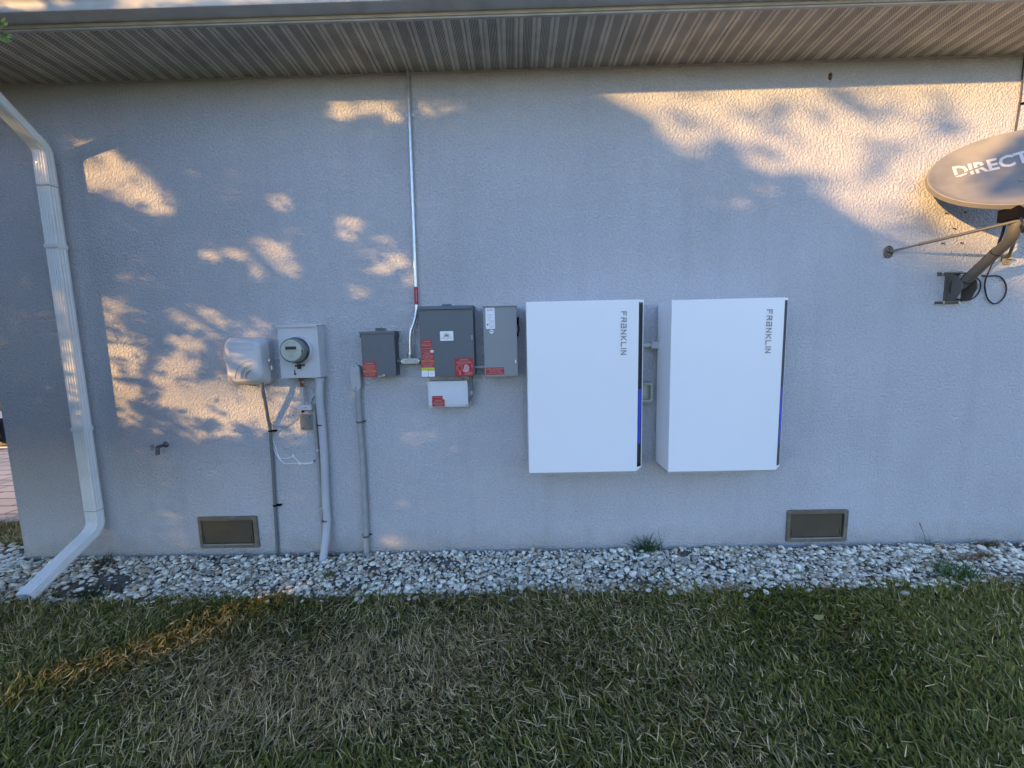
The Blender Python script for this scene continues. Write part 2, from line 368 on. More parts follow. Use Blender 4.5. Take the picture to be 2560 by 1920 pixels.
# ------------------------------------------------------------------ gravel
def icos(sub):
    bm = nb(); bmesh.ops.create_icosphere(bm, subdivisions=sub, radius=1)
    bm.verts.ensure_lookup_table(); V = np.array([v.co[:] for v in bm.verts]); F = np.array([[v.index for v in f.verts] for f in bm.faces]); bm.free(); return V, F
def rot_mats(n):
    q = rng.normal(size=(n, 4)); q /= np.linalg.norm(q, axis=1)[:, None]; a, b, c, d = q.T
    return np.stack([np.stack([1-2*(c*c+d*d), 2*(b*c-a*d), 2*(b*d+a*c)], 1), np.stack([2*(b*c+a*d), 1-2*(b*b+d*d), 2*(c*d-a*b)], 1), np.stack([2*(b*d-a*c), 2*(c*d+a*b), 1-2*(b*b+c*c)], 1)], 1)
def gravel():
    V0, F0 = icos(2); variants = []
    for k in range(16):
        v = V0.copy()
        for j in range(7):                        # knock flat facets off the pebble
            d = rng.normal(size=3); d /= np.linalg.norm(d); h = rng.uniform(.62, .9)
            s = v@d; v -= np.outer(np.maximum(s-h, 0)*.85, d)
        f = rng.normal(size=(3, 3))*1.7; v *= (1+.10*np.sin(v@f.T+rng.uniform(0, 6, 3)).sum(1)/2)[:, None]
        variants.append(v)
    pts = []
    def scatter(n, x0, x1, y0, y1, zlo, zhi, smin, smax, edge=True):
        x = rng.uniform(x0, x1, n); y = rng.uniform(y0, y1, n); z = rng.uniform(zlo, zhi, n); s = smin*(smax/smin)**(rng.uniform(0, 1, n)**1.5)
        pts.append(np.stack([x, y, z, s], 1))
    scatter(9500, -4.3, 4.0, -.50, .0, .004, .012, .007, .015)
    scatter(6200, -4.3, 4.0, -.50, -.010, .014, .024, .008, .018)
    scatter(900, -4.3, 4.0, -.49, -.03, .024, .032, .012, .026)
    scatter(900, -4.3, -3.78, -.2, .22, .008, .02, .014, .026)
    scatter(60, -3.6, 3.8, -.56, -.50, .010, .02, .012, .022)
    p = np.concatenate(pts); x, y = p[:, 0], p[:, 1]
    # bare soil: beside the downspout outlet, thin strips along the wall, a few gaps
    nz = np.sin(x*5.3+1.1)*np.sin(x*2.17+y*9+.4)+.5*np.sin(x*13.1+y*21)
    bare = (nz > .70) & (rng.uniform(size=len(p)) < .62)
    bare |= (np.hypot((x+2.82)/.25, (y+.36)/.13) < 1) & (rng.uniform(size=len(p)) < .80)
    bare |= (y > -.035) & (np.sin(x*3.1+.7) > .1) & (rng.uniform(size=len(p)) < .80)
    bare |= (x > -3.757) & (y > -p[:, 3]*.5)
    p = p[~bare]; u, v, z = proj(np.stack([p[:, 0], p[:, 1], p[:, 2]], 1)); p = p[(u > -60) & (u < PW+60)]
    n = len(p); R3 = rot_mats(n); VV = []; FF = []; CC = []
    ax = np.stack([rng.uniform(.95, 1.45, n), rng.uniform(.75, 1.0, n), rng.uniform(.42, .68, n)], 1)
    tilt = rng.normal(size=(n, 3))*np.array([.30, .30, 0]); az = rng.uniform(0, 6.28, n)
    base = np.where(rng.uniform(size=(n, 1)) < .70, np.array([[.80, .78, .75]]), np.where(rng.uniform(size=(n, 1)) < .5, np.array([[.46, .43, .39]]), np.array([[.47, .40, .31]])))
    base = np.minimum(base*rng.uniform(.68, 1.15, (n, 1))*np.array([1.06, .98, .82]), .88)
    nv = len(V0)
    for i in range(n):
        vv = (variants[i % 16]@R3[i].T)*ax[i]
        c, s = math.cos(az[i]), math.sin(az[i]); vv = vv@np.array([[c, -s, 0], [s, c, 0], [0, 0, 1]]).T
        t1, t2 = tilt[i, 0], tilt[i, 1]
        vv = vv@np.array([[1, 0, 0], [0, math.cos(t1), -math.sin(t1)], [0, math.sin(t1), math.cos(t1)]]).T
        vv = vv@np.array([[math.cos(t2), 0, math.sin(t2)], [0, 1, 0], [-math.sin(t2), 0, math.cos(t2)]]).T
        VV.append(vv*p[i, 3]+p[i, :3]); FF.append(F0+i*nv)
    CC = np.repeat(base, nv, axis=0)
    o = build_np('gravel', np.concatenate(VV), np.concatenate(FF), tint_mat('white_river_pebble', .75, bump=.0012, bscale=90, var=.16), smooth=True, cols=CC)
    tag(o, 'bed of white and grey pebbles along the foot of the stucco wall', 'gravel', kind='stuff')
gravel()

# ------------------------------------------------------------------ grass
def blades(base, length, width, azim, lean, curl, cols, segs=3):
    """arrays -> mesh of curved tapering blades"""
    n = len(base); rows = []; t = np.linspace(0, 1, segs+1)
    dirh = np.stack([np.cos(azim), np.sin(azim), np.zeros(n)], 1); side = np.stack([-np.sin(azim), np.cos(azim), np.zeros(n)], 1)
    tw = rng.normal(size=n)*.6; side = side*np.cos(tw)[:, None] + np.array([0, 0, 1.])*np.sin(tw)[:, None]
    pos = base.copy(); V = np.zeros((n, 2*segs+1, 3))
    for k in range(segs+1):
        ang = lean + curl*t[k]
        if k: pos = pos + (dirh*np.sin(ang)[:, None] + np.array([0, 0, 1.])*np.cos(ang)[:, None])*(length/segs)[:, None]
        wk = width*(1-.9*t[k]**1.8)*.5
        if k < segs:
            V[:, 2*k] = pos-side*wk[:, None]; V[:, 2*k+1] = pos+side*wk[:, None]
        else: V[:, 2*k] = pos
    st = (np.arange(n)*(2*segs+1))[:, None]
    F = [st+np.array([[2*k, 2*k+1, 2*k+3, 2*k+2]]) for k in range(segs-1)]
    T = st+np.array([[2*segs-2, 2*segs-1, 2*segs, 2*segs]])
    F = np.concatenate(F+[T[:, [0, 1, 2]][:, [0, 1, 2, 2]]])
    # split tris off as degenerate-free triangles
    Q = np.concatenate([st+np.array([[2*k, 2*k+1, 2*k+3]]) for k in range(segs-1)]+[st+np.array([[2*k, 2*k+3, 2*k+2]]) for k in range(segs-1)]+[T[:, :3]])
    return V.reshape(-1, 3), Q, np.repeat(cols, 2*segs+1, axis=0)
def fbm(x, y, seed=0):
    r = np.random.default_rng(seed); out = np.zeros_like(x)
    for o in range(5):
        for j in range(4):
            a = r.uniform(0, 6.28); f = 1.1*1.9**o; out += np.sin((x*np.cos(a)+y*np.sin(a))*f+r.uniform(0, 6.28))/1.6**o/4
    return out
GREENS = np.array([[.095, .120, .026], [.130, .150, .034], [.110, .130, .042], [.17, .165, .040], [.135, .14, .055], [.22, .20, .055]])
WARM = np.array([1.32, 1.20, .82])
GREENS = GREENS*WARM
STRAW = np.array([1.20, 1.07, .86])*np.array([[.50, .41, .25], [.38, .31, .18], [.64, .55, .38], [.25, .20, .12], [.36, .30, .14]])
GRASSM = tint_mat('grass_blade', .55, transl=.25, var=.15, bscale=30)
def grass_edge(x): return -.472 + .006*x + .016*np.sin(x*3.1) + .012*np.sin(x*8.7+1) + .010*np.sin(x*19.3) + np.where(x < -2.95, .05, 0)
def grass():
    n = 250000
    x = rng.uniform(-4.4, 4.4, n); y = rng.uniform(-2.05, -.42, n)
    x[:9000] = rng.uniform(-5.2, -3.80, 9000); y[:9000] = rng.uniform(.20, .62, 9000)
    ok = (y < grass_edge(x)+rng.normal(size=n)*.012) | (y > 0)
    # clumping
    den = .5+.5*fbm(x*3, y*3, 3); ok &= rng.uniform(size=n) < (.50+.6*den)
    ok &= ~((np.hypot((x+2.86)/.17, (y+.50)/.045) < 1))
    x2 = rng.uniform(-7.5, 7.5, 150000); y2 = rng.uniform(-5.5, -.45, 150000); u, v, z = proj(np.stack([x2, y2, np.full(150000, .04)], 1))
    o2 = (y2 < grass_edge(x2)) & ~((z > .1) & (u > -120) & (u < PW+120) & (v < PH+260))
    u, v, z = proj(np.stack([x, y, np.full(n, .04)], 1)); ok &= (z > .1) & (u > -120) & (u < PW+120) & (v < PH+260)
    x = np.concatenate([x[ok], x2[o2]]); y = np.concatenate([y[ok], y2[o2]]); ok = np.ones(len(x), bool)
    x, y = x[ok], y[ok]; n = len(x)
    # dry, matted turf left of centre, greener along the gravel, at the near edge and to the right
    dry = np.exp(-(((x+1.05)/.85)**2+((y+1.15)/.36)**2))*.62 + .22*np.exp(-(((x-.3)/1.8)**2+((y+.85)/.35)**2)) + .15 + .30*fbm(x*1.6, y*1.6, 11) - .08*(x > 1.2) - .45*np.exp(-(((x+.75)/.45)**2+((y+1.55)/.13)**2)) - .03*np.exp(-((y+.50)/.10)**2)
    edge_g = (x < -3.78) & (y > .2)
    isdry = rng.uniform(size=n) < np.clip(dry, .06, .80)
    cols = GREENS[rng.integers(0, len(GREENS), n)]*rng.uniform(.7, 1.3, (n, 1))
    cols[isdry] = STRAW[rng.integers(0, len(STRAW), isdry.sum())]*rng.uniform(.6, 1.15, (isdry.sum(), 1))
    yb = fbm(x*2.2+5, y*2.2, 23); cols = cols*(1+.12*yb[:, None])
    L = np.where(isdry, rng.uniform(.025, .070, n), rng.uniform(.024, .054, n))*(1+.25*fbm(x*4, y*4, 5))
    wd = np.where(isdry, rng.uniform(.0022, .0050, n), np.where(rng.uniform(size=n) < .2, rng.uniform(.009, .0125, n), rng.uniform(.0045, .0090, n)))
    flow = fbm(x*1.5, y*1.5, 31)*3+2.2
    az = np.where(rng.uniform(size=n) < .55, flow+rng.normal(size=n)*.8, rng.uniform(0, 6.28, n))
    lean = np.where(isdry, rng.uniform(.75, 1.62, n), rng.uniform(.12, 1.15, n)); curl = np.where(isdry, rng.normal(size=n)*.7, rng.uniform(-.1, .9, n))
    zb = np.where(isdry, rng.uniform(.002, .045, n), rng.uniform(-.004, .012, n))
    V, F, CC = blades(np.stack([x, y, zb], 1), L, wd, az, lean, curl, cols)
    V[:, 2] = np.maximum(V[:, 2], -.004)
    o = build_np('grass', V, F, GRASSM, cols=CC)
    tag(o, 'coarse lawn grass, part green and part dry straw, in front of the gravel', 'grass', kind='stuff')
grass()
def tuft(name, at, n, L, wd, spread, lean, label, cat, cols, group=None, curl=(.2, 1.1)):
    x = at.x+rng.normal(size=n)*spread[0]; y = at.y+rng.normal(size=n)*spread[1]
    cc = np.array(cols)[rng.integers(0, len(cols), n)]*rng.uniform(.7, 1.25, (n, 1))*np.array([2.0, 1.9, 1.6])
    V, F, CC = blades(np.stack([x, y, np.full(n, at.z)], 1), rng.uniform(L[0], L[1], n), rng.uniform(wd[0], wd[1], n), rng.uniform(0, 6.28, n), rng.uniform(lean[0], lean[1], n), rng.uniform(curl[0], curl[1], n), cc, 4)
    V[:, 1] = np.minimum(V[:, 1], -.004)
    t = thing(name, at, label, cat, group); build_np('blades', V, F, GRASSM, t, cols=CC); return t
GR = [[.035, .075, .022], [.05, .09, .03], [.03, .06, .03]]
tuft('weed', Vector((.935, -.045, .02)), 80, (.06, .17), (.005, .011), (.045, .014), (.05, 1.2), 'leafy green weed growing against the wall foot below the two batteries', 'weed', [[.03, .06, .03], [.05, .085, .045], [.022, .045, .02]])
t = tuft('weed', Vector((2.98, -.06, .02)), 16, (.05, .12), (.002, .004), (.016, .01), (.0, .6), 'thin upright weed with one tall seed stalk near the dish', 'weed', GR)
mk('seed_stalk', mat('seed_stalk', (.05, .045, .035), .7), t, lambda bm: tube(bm, [(2.975, -.05, .01), (2.945, -.045, .12), (2.918, -.04, .185), (2.915, -.04, .20)], [.0018, .0014, .003, .001], 6))
tuft('grass_tuft', Vector(G(2385, 1440, .02)), 150, (.06, .14), (.004, .009), (.06, .03), (.1, .9), 'bright green grass tuft bulging over the pebbles on the right', 'grass tuft', GR)
tuft('grass_tuft', Vector(G(815, 1445, .02)), 60, (.03, .085), (.002, .005), (.035, .02), (.0, 1.0), 'small yellowish grass tuft in the pebbles below the thick meter conduit', 'grass tuft', [[.09, .10, .03], [.06, .085, .03]])
tuft('weed', Vector(G(625, 1455, .02)), 26, (.03, .07), (.003, .007), (.03, .015), (.2, 1.2), 'low weed among the pebbles below the left vent', 'weed', GR)
tuft('weed', Vector(G(1150, 1440, .02)), 26, (.03, .06), (.004, .008), (.03, .02), (.3, 1.3), 'low green weed among the pebbles below the white junction box', 'weed', GR)
tuft('weed', Vector(G(255, 1412, .02)), 46, (.05, .13), (.004, .010), (.05, .03), (.1, 1.2), 'dark weed behind the downspout elbow', 'weed', [[.02, .035, .014], [.035, .05, .02], [.06, .04, .02]])
tuft('ground_weed', Vector(G(232, 1485, .01)), 210, (.03, .09), (.004, .010), (.10, .045), (.5, 1.4), 'dark creeping weed under the downspout spout', 'weed', [[.018, .03, .012], [.03, .045, .018]])
for (uu, vv, nn) in ((420, 1470, 20), (905, 1470, 26), (1270, 1452, 18), (1650, 1440, 20), (1990, 1432, 24), (2180, 1415, 22)):
    tuft('weed', Vector(G(uu, vv, .02)), nn, (.025, .06), (.003, .006), (.03, .02), (.1, 1.3), 'small sprig of grass come up among the pebbles at the lawn edge', 'weed', GR, 'grass sprigs among the pebbles')
MOSS = [[.10, .055, .022], [.07, .05, .02], [.13, .08, .03]]
for (uu, vv, nn, lab) in ((2470, 1362, 120, 'olive brown dead tuft at the wall foot on the far right'), (2460, 1392, 110, 'reddish brown dead tuft in the middle of the pebbles on the right'), (2400, 1398, 70, 'small brown dead tuft just above the bright green grass tuft')):
    tuft('dead_tuft', Vector(G(uu, vv, .03)), nn, (.015, .05), (.003, .007), (.05, .016), (.3, 1.5), lab, 'dead plant', MOSS if 'olive' not in lab else [[.07, .06, .02], [.05, .05, .018]], 'dead tufts in the pebbles')
p = G(2047, 1545, .075)
t = thing('fallen_leaf', p, 'yellow fallen leaf lying on the grass on the right', 'leaf')
def _leaf(bm):
    a = [bm.verts.new(p+Vector(q)) for q in ((-.03, 0, .004), (-.012, -.012, -.004), (-.01, .012, .01), (.012, -.008, -.002), (.008, .014, .008), (.034, .004, .014))]
    for f in ((0, 1, 2), (1, 3, 4, 2), (3, 5, 4)): bm.faces.new([a[i] for i in f])
mk('blade', mat('yellow_leaf', (.24, .21, .05), .6), t, _leaf)

# ------------------------------------------------------------------ downspout
def downspout():
    t = thing('downspout', (-3.11, -.07, 0), 'white ribbed downspout at the left end of the wall', 'downspout')
    x0, x1, yf, yb = -3.148, -3.060, -.094, -.036
    def sect(c, ax, ay, hx, hy):
        """ribbed rectangular section round c, spanned by unit vectors ax (across) and ay (outwards)"""
        P = []
        n = 9
        for k in range(n+1):                    # front face with four narrow ribs
            f = -1+2*k/n; P.append((f*hx*.93, hy-(.0045 if k % 2 else 0)))
        for k in range(6): P.append((hx-(.003 if k % 2 else 0), hy*.80*(1-2*k/5)))
        for k in range(4): P.append((hx*.9*(1-2*k/3), -hy))
        for k in range(6): P.append((-hx+(.003 if k % 2 else 0), -hy*.80*(1-2*k/5)))
        return [c+ax*a+ay*b for a, b in P]
    X = Vector((1, 0, 0)); cx = (x0+x1)/2; hx = (x1-x0)/2; hy = (yb-yf)/2; cy = (yf+yb)/2
    dn = Vector((0, -1, 0))
    def path(bm, pts, s=1.0):
        loops = []
        for i, q in enumerate(pts):
            d = (Vector(pts[min(i+1, len(pts)-1)])-Vector(pts[max(i-1, 0)])).normalized()
            ay = X.cross(d).normalized()
            if ay.y > 0 or (abs(ay.y) < .05 and ay.z < 0): ay = -ay
            k_ = (.945 if i % 2 else 1.0) if len(pts) > 5 and 0 < i < len(pts)-2 else 1.0
            loops.append(sect(Vector(q), X, ay, hx*s*k_, hy*s*k_))
        loft(bm, loops, cap=False)
    def bend(p0, d0, d1, r, n):
        out = []
        for k in range(n+1):
            a = k/n; d = (d0*(1-a)+d1*a).normalized(); out.append(d)
        return out
    # upper elbow: down the wall, then forward and up to the gutter outlet
    zt = 2.93
    mk('pipe', DOWN, t, lambda bm: path(bm, [(cx, cy, .36), (cx, cy, 1.2), (cx, cy, 2.2), (cx, cy, zt-.18)]), smooth=25)
    up_ = [(cx, cy, zt-.25), (cx, cy, zt-.05), (cx, cy-.004, zt-.035), (cx, cy-.012, zt-.018), (cx, cy-.024, zt-.002), (cx, cy-.038, zt+.012), (cx, cy-.056, zt+.026), (cx, -.40, zt+.27), (cx, -.43, zt+.30), (cx, -.452, zt+.325), (cx, -.47, zt+.36), (cx, -.48, GZ+.002)]
    up = up_[:2]+smooth_path(up_[1:7], 2)[1:]+up_[7:]
    mk('upper_elbow', DOWN, t, lambda bm: path(bm, up, 1.03), smooth=25)
    zb = .33; e = G(80, 1487, .055)
    low = [(cx, cy, zb+.14), (cx, cy, zb), (cx, cy-.004, zb-.02), (cx, cy-.014, zb-.042), (cx, cy-.030, zb-.062), (cx, cy-.050, zb-.078)]
    low += [(cx+.012, e.y+.02, .068), (cx+.018, e.y-.02, .052)]
    low = low[:2]+smooth_path(low[1:6], 3)[1:]+low[6:]
    mk('lower_elbow', DOWN, t, lambda bm: path(bm, low, 1.035), smooth=25)
    def wr(bm):                                  # crimped creases on the inside of both bends
        for k in range(7):
            a = k/6
            box(bm, x0-.004, x1+.004, yf-.012-a*.050, yf-.006-a*.050, zt-.06+a*.045, zt-.056+a*.045)
    for z in (2.28, 1.02):
        mk('strap', DOWN, t, lambda bm: (box(bm, x0-.0035, x1+.0035, yf-.0035, yf-.0005, z-.013, z+.013), box(bm, x0-.0035, x0-.0008, yf-.0005, yb, z-.013, z+.013), box(bm, x1+.0008, x1+.0035, yf-.0005, yb, z-.013, z+.013), box(bm, cx-.006, cx+.006, yb-.002, .001, z-.008, z+.008)), bevel=.0008)
    SEAM = mat('dark_seam_grey', (.22, .21, .20), .7)  # dark grey for the thin bands at the pipe joints
    for z in (.415, zt-.26):
        mk('seam', SEAM, t, lambda bm: (box(bm, x0-.0016, x1+.0016, yf-.0016, yb, z-.0012, z+.0012)))
    for z in (2.28, 1.02, .43, .36, zt-.12):
        mk('screw', ZINC, t, lambda bm: disc_y(bm, cx-.012, yf-.0036, z, .004, .002, 8))
downspout()

# ------------------------------------------------------------------ stickers
def sticker(parent, x0, x1, z0, z1, y, m, lines=(), name='sticker', lm=None, poly=None, label=None):
    """flat label on a face at y; lines = (text, centre x 0..1, baseline 0..1 from the bottom, cap height 0..1, max width 0..1)"""
    if poly is None: poly = rrect(x0, x1, z0, z1, .004, 3)
    st = mk(name, m, parent, lambda bm: prism_y(bm, poly, y-.0004, y-.0012), label=label)
    if lines:
        def tx(bm):
            for s, fx, fz, fh, fw in lines:
                put_text(bm, s, x0+(x1-x0)*fx, z0+(z1-z0)*fz, (z1-z0)*fh, (x1-x0)*fw, y-.0018)
        mk('lettering', lm or LETW, st, tx)
    return st
WARN = [('WARNING!', .5, .86, .085, .6), ('TURN OFF PHOTOVOLTAIC', .5, .74, .055, .84), ('DISCONNECT PRIOR', .5, .65, .055, .80), ('TO WORKING INSIDE', .5, .56, .055, .84), ('ENCLOSURE', .5, .47, .055, .55)]
WARN2 = [('ELECTRIC SHOCK HAZARD', .5, .27, .045, .92), ('DO NOT TOUCH TERMINALS', .5, .185, .035, .80), ('TERMINALS ON LINE AND LOAD', .5, .125, .035, .88), ('SIDES MAY BE ENERGIZED', .5, .065, .035, .80)]

def box_rect(uL, uR, vT, vB, off):
    um, vm = (uL+uR)/2, (vT+vB)/2
    return W(uL, vm, off).x, W(uR, vm, off).x, W(um, vB, off).z, W(um, vT, off).z

# ------------------------------------------------------------------ batteries
GLY = {'F': [((0, 0), (0, 1)), ((0, 1), (1, 1)), ((0, .52), (.8, .52))],
       'R': [((0, 0), (0, .62)), ((0, 1), (1, 1)), ((1, 1), (1, .52)), ((0, .52), (1, .52)), ((.55, .52), (1, 0))],
       'A': [((0, 1), (1, 1)), ((1, 1), (1, 0)), ((0, .52), (1, .52)), ((0, .52), (0, 0)), ((0, 0), (1, 0))],
       'N': [((0, 0), (0, 1)), ((0, 1), (1, 0)), ((1, 0), (1, 1))],
       'K': [((0, 0), (0, 1)), ((.18, .5), (1, 1)), ((.18, .5), (1, 0))],
       'L': [((0, 0), (0, 1)), ((0, 0), (1, 0))], 'I': [((0, 0), (0, 1))]}
def battery():
    OF = .28
    x0, x1, z0, z1 = box_rect(1319.4, 1604.5, 751.5, 1180, OF)
    x1 += .016
    t = thing('battery_cabinet', (x0, 0, z0), '', 'battery', 'white home battery cabinets')
    ch, cy = .046, .034
    plan = [(x0, -OF), (x1-ch, -OF), (x1, -OF+cy), (x1, -.05), (x0, -.05)]
    def _body(bm):
        loft(bm, [[(x, y, z0+(.018 if k in (2, 3) else 0)) for k, (x, y) in enumerate(plan)], [(x, y, z1) for x, y in plan]])
    body = mk('housing', WHITE, t, _body, bevel=.005, bseg=3, smooth=40)
    mk('bracket', LGREY, t, lambda bm: box(bm, x0+.08, x1-.08, -.05, 0, z0+.10, z1-.10), bevel=.003)
    mk('base_plate', PLAST, t, lambda bm: prism_z(bm, [(x0+.006, -OF+.03), (x1-ch-.01, -OF+.03), (x1-.01, -OF+cy+.01), (x1-.01, -.055), (x0+.006, -.055)], z0-.022, z0-.004), bevel=.003)
    d = Vector((ch, cy, 0)); ln = d.length; d /= ln; nrm = Vector((cy, -ch, 0)).normalized(); a0 = Vector((x1-ch, -OF, 0))
    def strip(bm, f0, f1, za, zb, h0, h1):
        loft(bm, [[a0+d*ln*f0+nrm*h0+Vector((0, 0, z)), a0+d*ln*f1+nrm*h0+Vector((0, 0, z)), a0+d*ln*f1+nrm*h1+Vector((0, 0, z)), a0+d*ln*f0+nrm*h1+Vector((0, 0, z))] for z in (za, zb)])
    sa, sb = z0+.026, z1-.016
    s = mk('light_strip', STRIP, t, lambda bm: strip(bm, .14, .84, sa, sb, -.002, .0015))
    BL = bpy.data.materials.get('blue_led') or bpy.data.materials.new('blue_led')
    BL.use_nodes = True; q = BL.node_tree.nodes['Principled BSDF']; q.inputs['Base Color'].default_value = (.02, .03, .22, 1); q.inputs['Emission Color'].default_value = (.03, .06, .75, 1); q.inputs['Emission Strength'].default_value = .10; q.inputs['Roughness'].default_value = .2
    hh = sb-sa
    mk('led_bar', BL, s, lambda bm: strip(bm, .22, .66, sb-hh*.855, sb-hh*.519, .0016, .0024))
    # upright maker's lettering, reading downwards
    xa = W(1280+840/3.072, 830, OF).x; xb = W(1280+884/3.072, 830, OF).x; zt = W(1560, 720+178/3.072, OF).z; zb = W(1556, 720+514/3.072, OF).z
    cap = (xb-xa)*.80; word = 'FRANKLIN'; gap = .030
    adv = [(.16 if c == 'I' else 1.0) for c in word]; tot = sum(adv); th = .0072
    unit = ((zt-zb)-(len(word)-1)*.009)/tot
    def let(bm):
        z = zt
        for c, a in zip(word, adv):
            wd = unit*a
            for (p0, p1) in GLY[c]:
                A = Vector((xa+(1-0)*0+p0[1]*cap, 0, z-th/2-p0[0]*max(wd-th, 0))); B = Vector((xa+p1[1]*cap, 0, z-th/2-p1[0]*max(wd-th, 0)))
                e = (B-A).normalized(); s_ = Vector((-e.z, 0, e.x))*th/2; A2, B2 = A-e*th/2, B+e*th/2
                loft(bm, [[Vector((q.x, yy, q.z)) for q in (A2-s_, A2+s_, B2+s_, B2-s_)] for yy in (-OF-.0006, -OF-.0016)])
            z -= wd+.009
    mk('lettering', SILVER, body, let)
    return t, x0, z1
bat, bx, bz = battery()
bat['label'] = 'white battery cabinet beside the light grey switch box'
def copy_tree(o, parent=None):
    c = o.copy(); C.objects.link(c)
    if parent is not None: c.parent = parent; c.matrix_parent_inverse = o.matrix_parent_inverse
    for ch in list(o.children): copy_tree(ch, c)
    return c
b2 = copy_tree(bat); x2 = W(1675.3, 960, .28).x; z2 = W(1815, 746.9, .28).z
b2.location = (bat.location.x+x2-bx, 0, bat.location.z+z2-bz); b2['label'] = 'white battery cabinet nearest the satellite dish, its side face showing'

# link between the batteries: liquid-tight elbow into a small box, and a covered outlet
cx0, cx1, cz0, cz1 = box_rect(1626, 1650, 854, 871, .05)
t = thing('cable_gland_box', (cx0, 0, cz0), 'small grey gland box joining the two batteries', 'cable box')
mk('box_body', PLAST, t, lambda bm: box(bm, cx0, cx1+.03, -.075, -.02, cz0, cz1), bevel=.003)
mk('gland', mat('pale_gland', (.5, .5, .45), .4), t, lambda bm: tube(bm, [W(1590, 864, .05), W(1608, 864, .05), W(1618, 863, .05), W(1627, 862, .05)], [.014, .014, .017, .013], 14), smooth=40)
ox0, ox1, oz0, oz1 = box_rect(1570, 1633.6, 954.7, 1007.4, .05)
t = thing('outdoor_outlet', (ox0, 0, oz0), 'weathered wall outlet in a cloudy bubble cover between the batteries', 'outlet')
mk('backplate', CREAM, t, lambda bm: prism_y(bm, rrect(ox0, ox1, oz0, oz1, .014), -.012, 0), bevel=.002)
mk('cover_rim', CREAM, t, lambda bm: (lambda o, i: [bm.faces.new(q) for q in ()] or loft(bm, [[(x, -.012, z) for x, z in o], [(x, -.055, z) for x, z in rrect(ox0+.006, ox1-.006, oz0+.006, oz1-.006, .014)], [(x, -.055, z) for x, z in rrect(ox0+.020, ox1-.020, oz0+.022, oz1-.022, .010)], [(x, -.020, z) for x, z in rrect(ox0+.022, ox1-.022, oz0+.024, oz1-.024, .010)]]))(rrect(ox0, ox1, oz0, oz1, .014), None), smooth=30)
mk('socket', mat('socket_ivory', (.42, .41, .36), .4), t, lambda bm: box(bm, W(1600, 976, .02).x, W(1616.5, 976, .02).x, -.030, -.018, W(1608, 990.5, .02).z, W(1608, 961.5, .02).z), bevel=.003)

# ------------------------------------------------------------------ switch box
OF = .14
x0, x1, z0, z1 = box_rect(1209.8, 1292.6, 764.5, 940.5, OF)
t = thing('switch_box', (x0, 0, z0), 'light grey upright switch box with a rapid shutdown sign', 'switch box')
mk('enclosure', LGREY, t, lambda bm: box(bm, x0+.002, x1-.002, -OF+.012, 0, z0+.004, z1-.006), bevel=.003)
dr = mk('door', LGREY, t, lambda bm: box(bm, x0, x1, -OF, -OF+.0115, z0, z1-.006), bevel=.003)
mk('hood', LGREY, t, lambda bm: box(bm, x0-.003, x1+.003, -OF-.012, 0, z1-.0055, z1), bevel=.001)
mk('handle', BLACK, t, lambda bm: (box(bm, x1-.001, x1+.016, -.11, -.02, W(1290, 750+465/7.9, OF).z, W(1290, 750+335/7.9, OF).z), box(bm, x1-.001, x1+.012, -.09, -.03, W(1290, 750+712/7.9, OF).z, W(1290, 750+640/7.9, OF).z), tube(bm, [(x1+.008, -.10, W(1290, 808, OF).z), (x1+.016, -.10, W(1290, 820, OF).z), (x1+.010, -.10, W(1290, 831, OF).z)], .005, 8)), bevel=.002)
mk('latch', ZINC, dr, lambda bm: box(bm, x1-.016, x1-.008, -OF-.006, -OF+.001, W(1290, 907, OF).z, W(1290, 899.5, OF).z), bevel=.002)
a0, a1, c0, c1 = box_rect(1214, 1237, 769.5, 822.5, OF)
sk = sticker(dr, a0, a1, c0, c1, -OF, WHT, [('EATON', .50, .85, .085, .66)], lm=mat('blue_lettering', (.02, .03, .16), .5), label='white maker sticker on the switch box door')
def _fine(bm):
    for fz, fh, s, fx, fw in ((.66, .025, 'GENERAL DUTY', .46, .72), (.63, .02, 'SAFETY SWITCH', .46, .70), (.55, .02, '60 A  240 V AC', .46, .72), (.52, .02, 'TYPE 3R ENCLOSURE', .46, .72), (.45, .022, 'SERIES B', .38, .5), (.36, .04, 'DANGER', .64, .66), (.29, .022, 'HAZARD OF SHOCK', .64, .6), (.25, .022, 'DISCONNECT POWER', .64, .6), (.145, .04, 'PELIGRO', .64, .66), (.09, .022, 'DESCONECTE', .64, .6), (.055, .022, 'LA ENERGIA', .64, .6)):
        put_text(bm, s, a0+(a1-a0)*fx, c0+(c1-c0)*fz, (c1-c0)*fh, (a1-a0)*fw, -OF-.0018)
    disc_y(bm, a0+(a1-a0)*.2, -OF-.0014, c0+(c1-c0)*.21, .006, .0004, 6)
mk('fine_print', LETK, sk, _fine)
q = W(1190+307/7.9, 750+625/7.9, OF)
fl = mk('round_sticker', WHT, dr, lambda bm: disc_y(bm, q.x, -OF-.0004, q.z, .0135, .0008, 24))
mk('flag_field', mat('flag_blue', (.03, .04, .14), .5), fl, lambda bm: box(bm, q.x-.008, q.x, -OF-.0018, -OF-.0013, q.z, q.z+.005))
mk('flag_stripes', mat('flag_red', (.35, .05, .08), .5), fl, lambda bm: [box(bm, q.x+.0005, q.x+.008, -OF-.0018, -OF-.0013, q.z+dz, q.z+dz+.0012) for dz in (-.004, -.0015, .001, .0035)])
a0, a1, c0, c1 = box_rect(1190+198/7.9, 1190+556/7.9, 750+1332/7.9, 750+1474/7.9, OF)
sticker(dr, a0, a1, c0, c1, -OF, RED, [('RAPID SHUTDOWN', .5, .69, .19, .90), ('SWITCH FOR', .5, .40, .19, .62), ('SOLAR PV SYSTEM', .5, .11, .19, .92)], name='sign', label='red rapid shutdown sign')

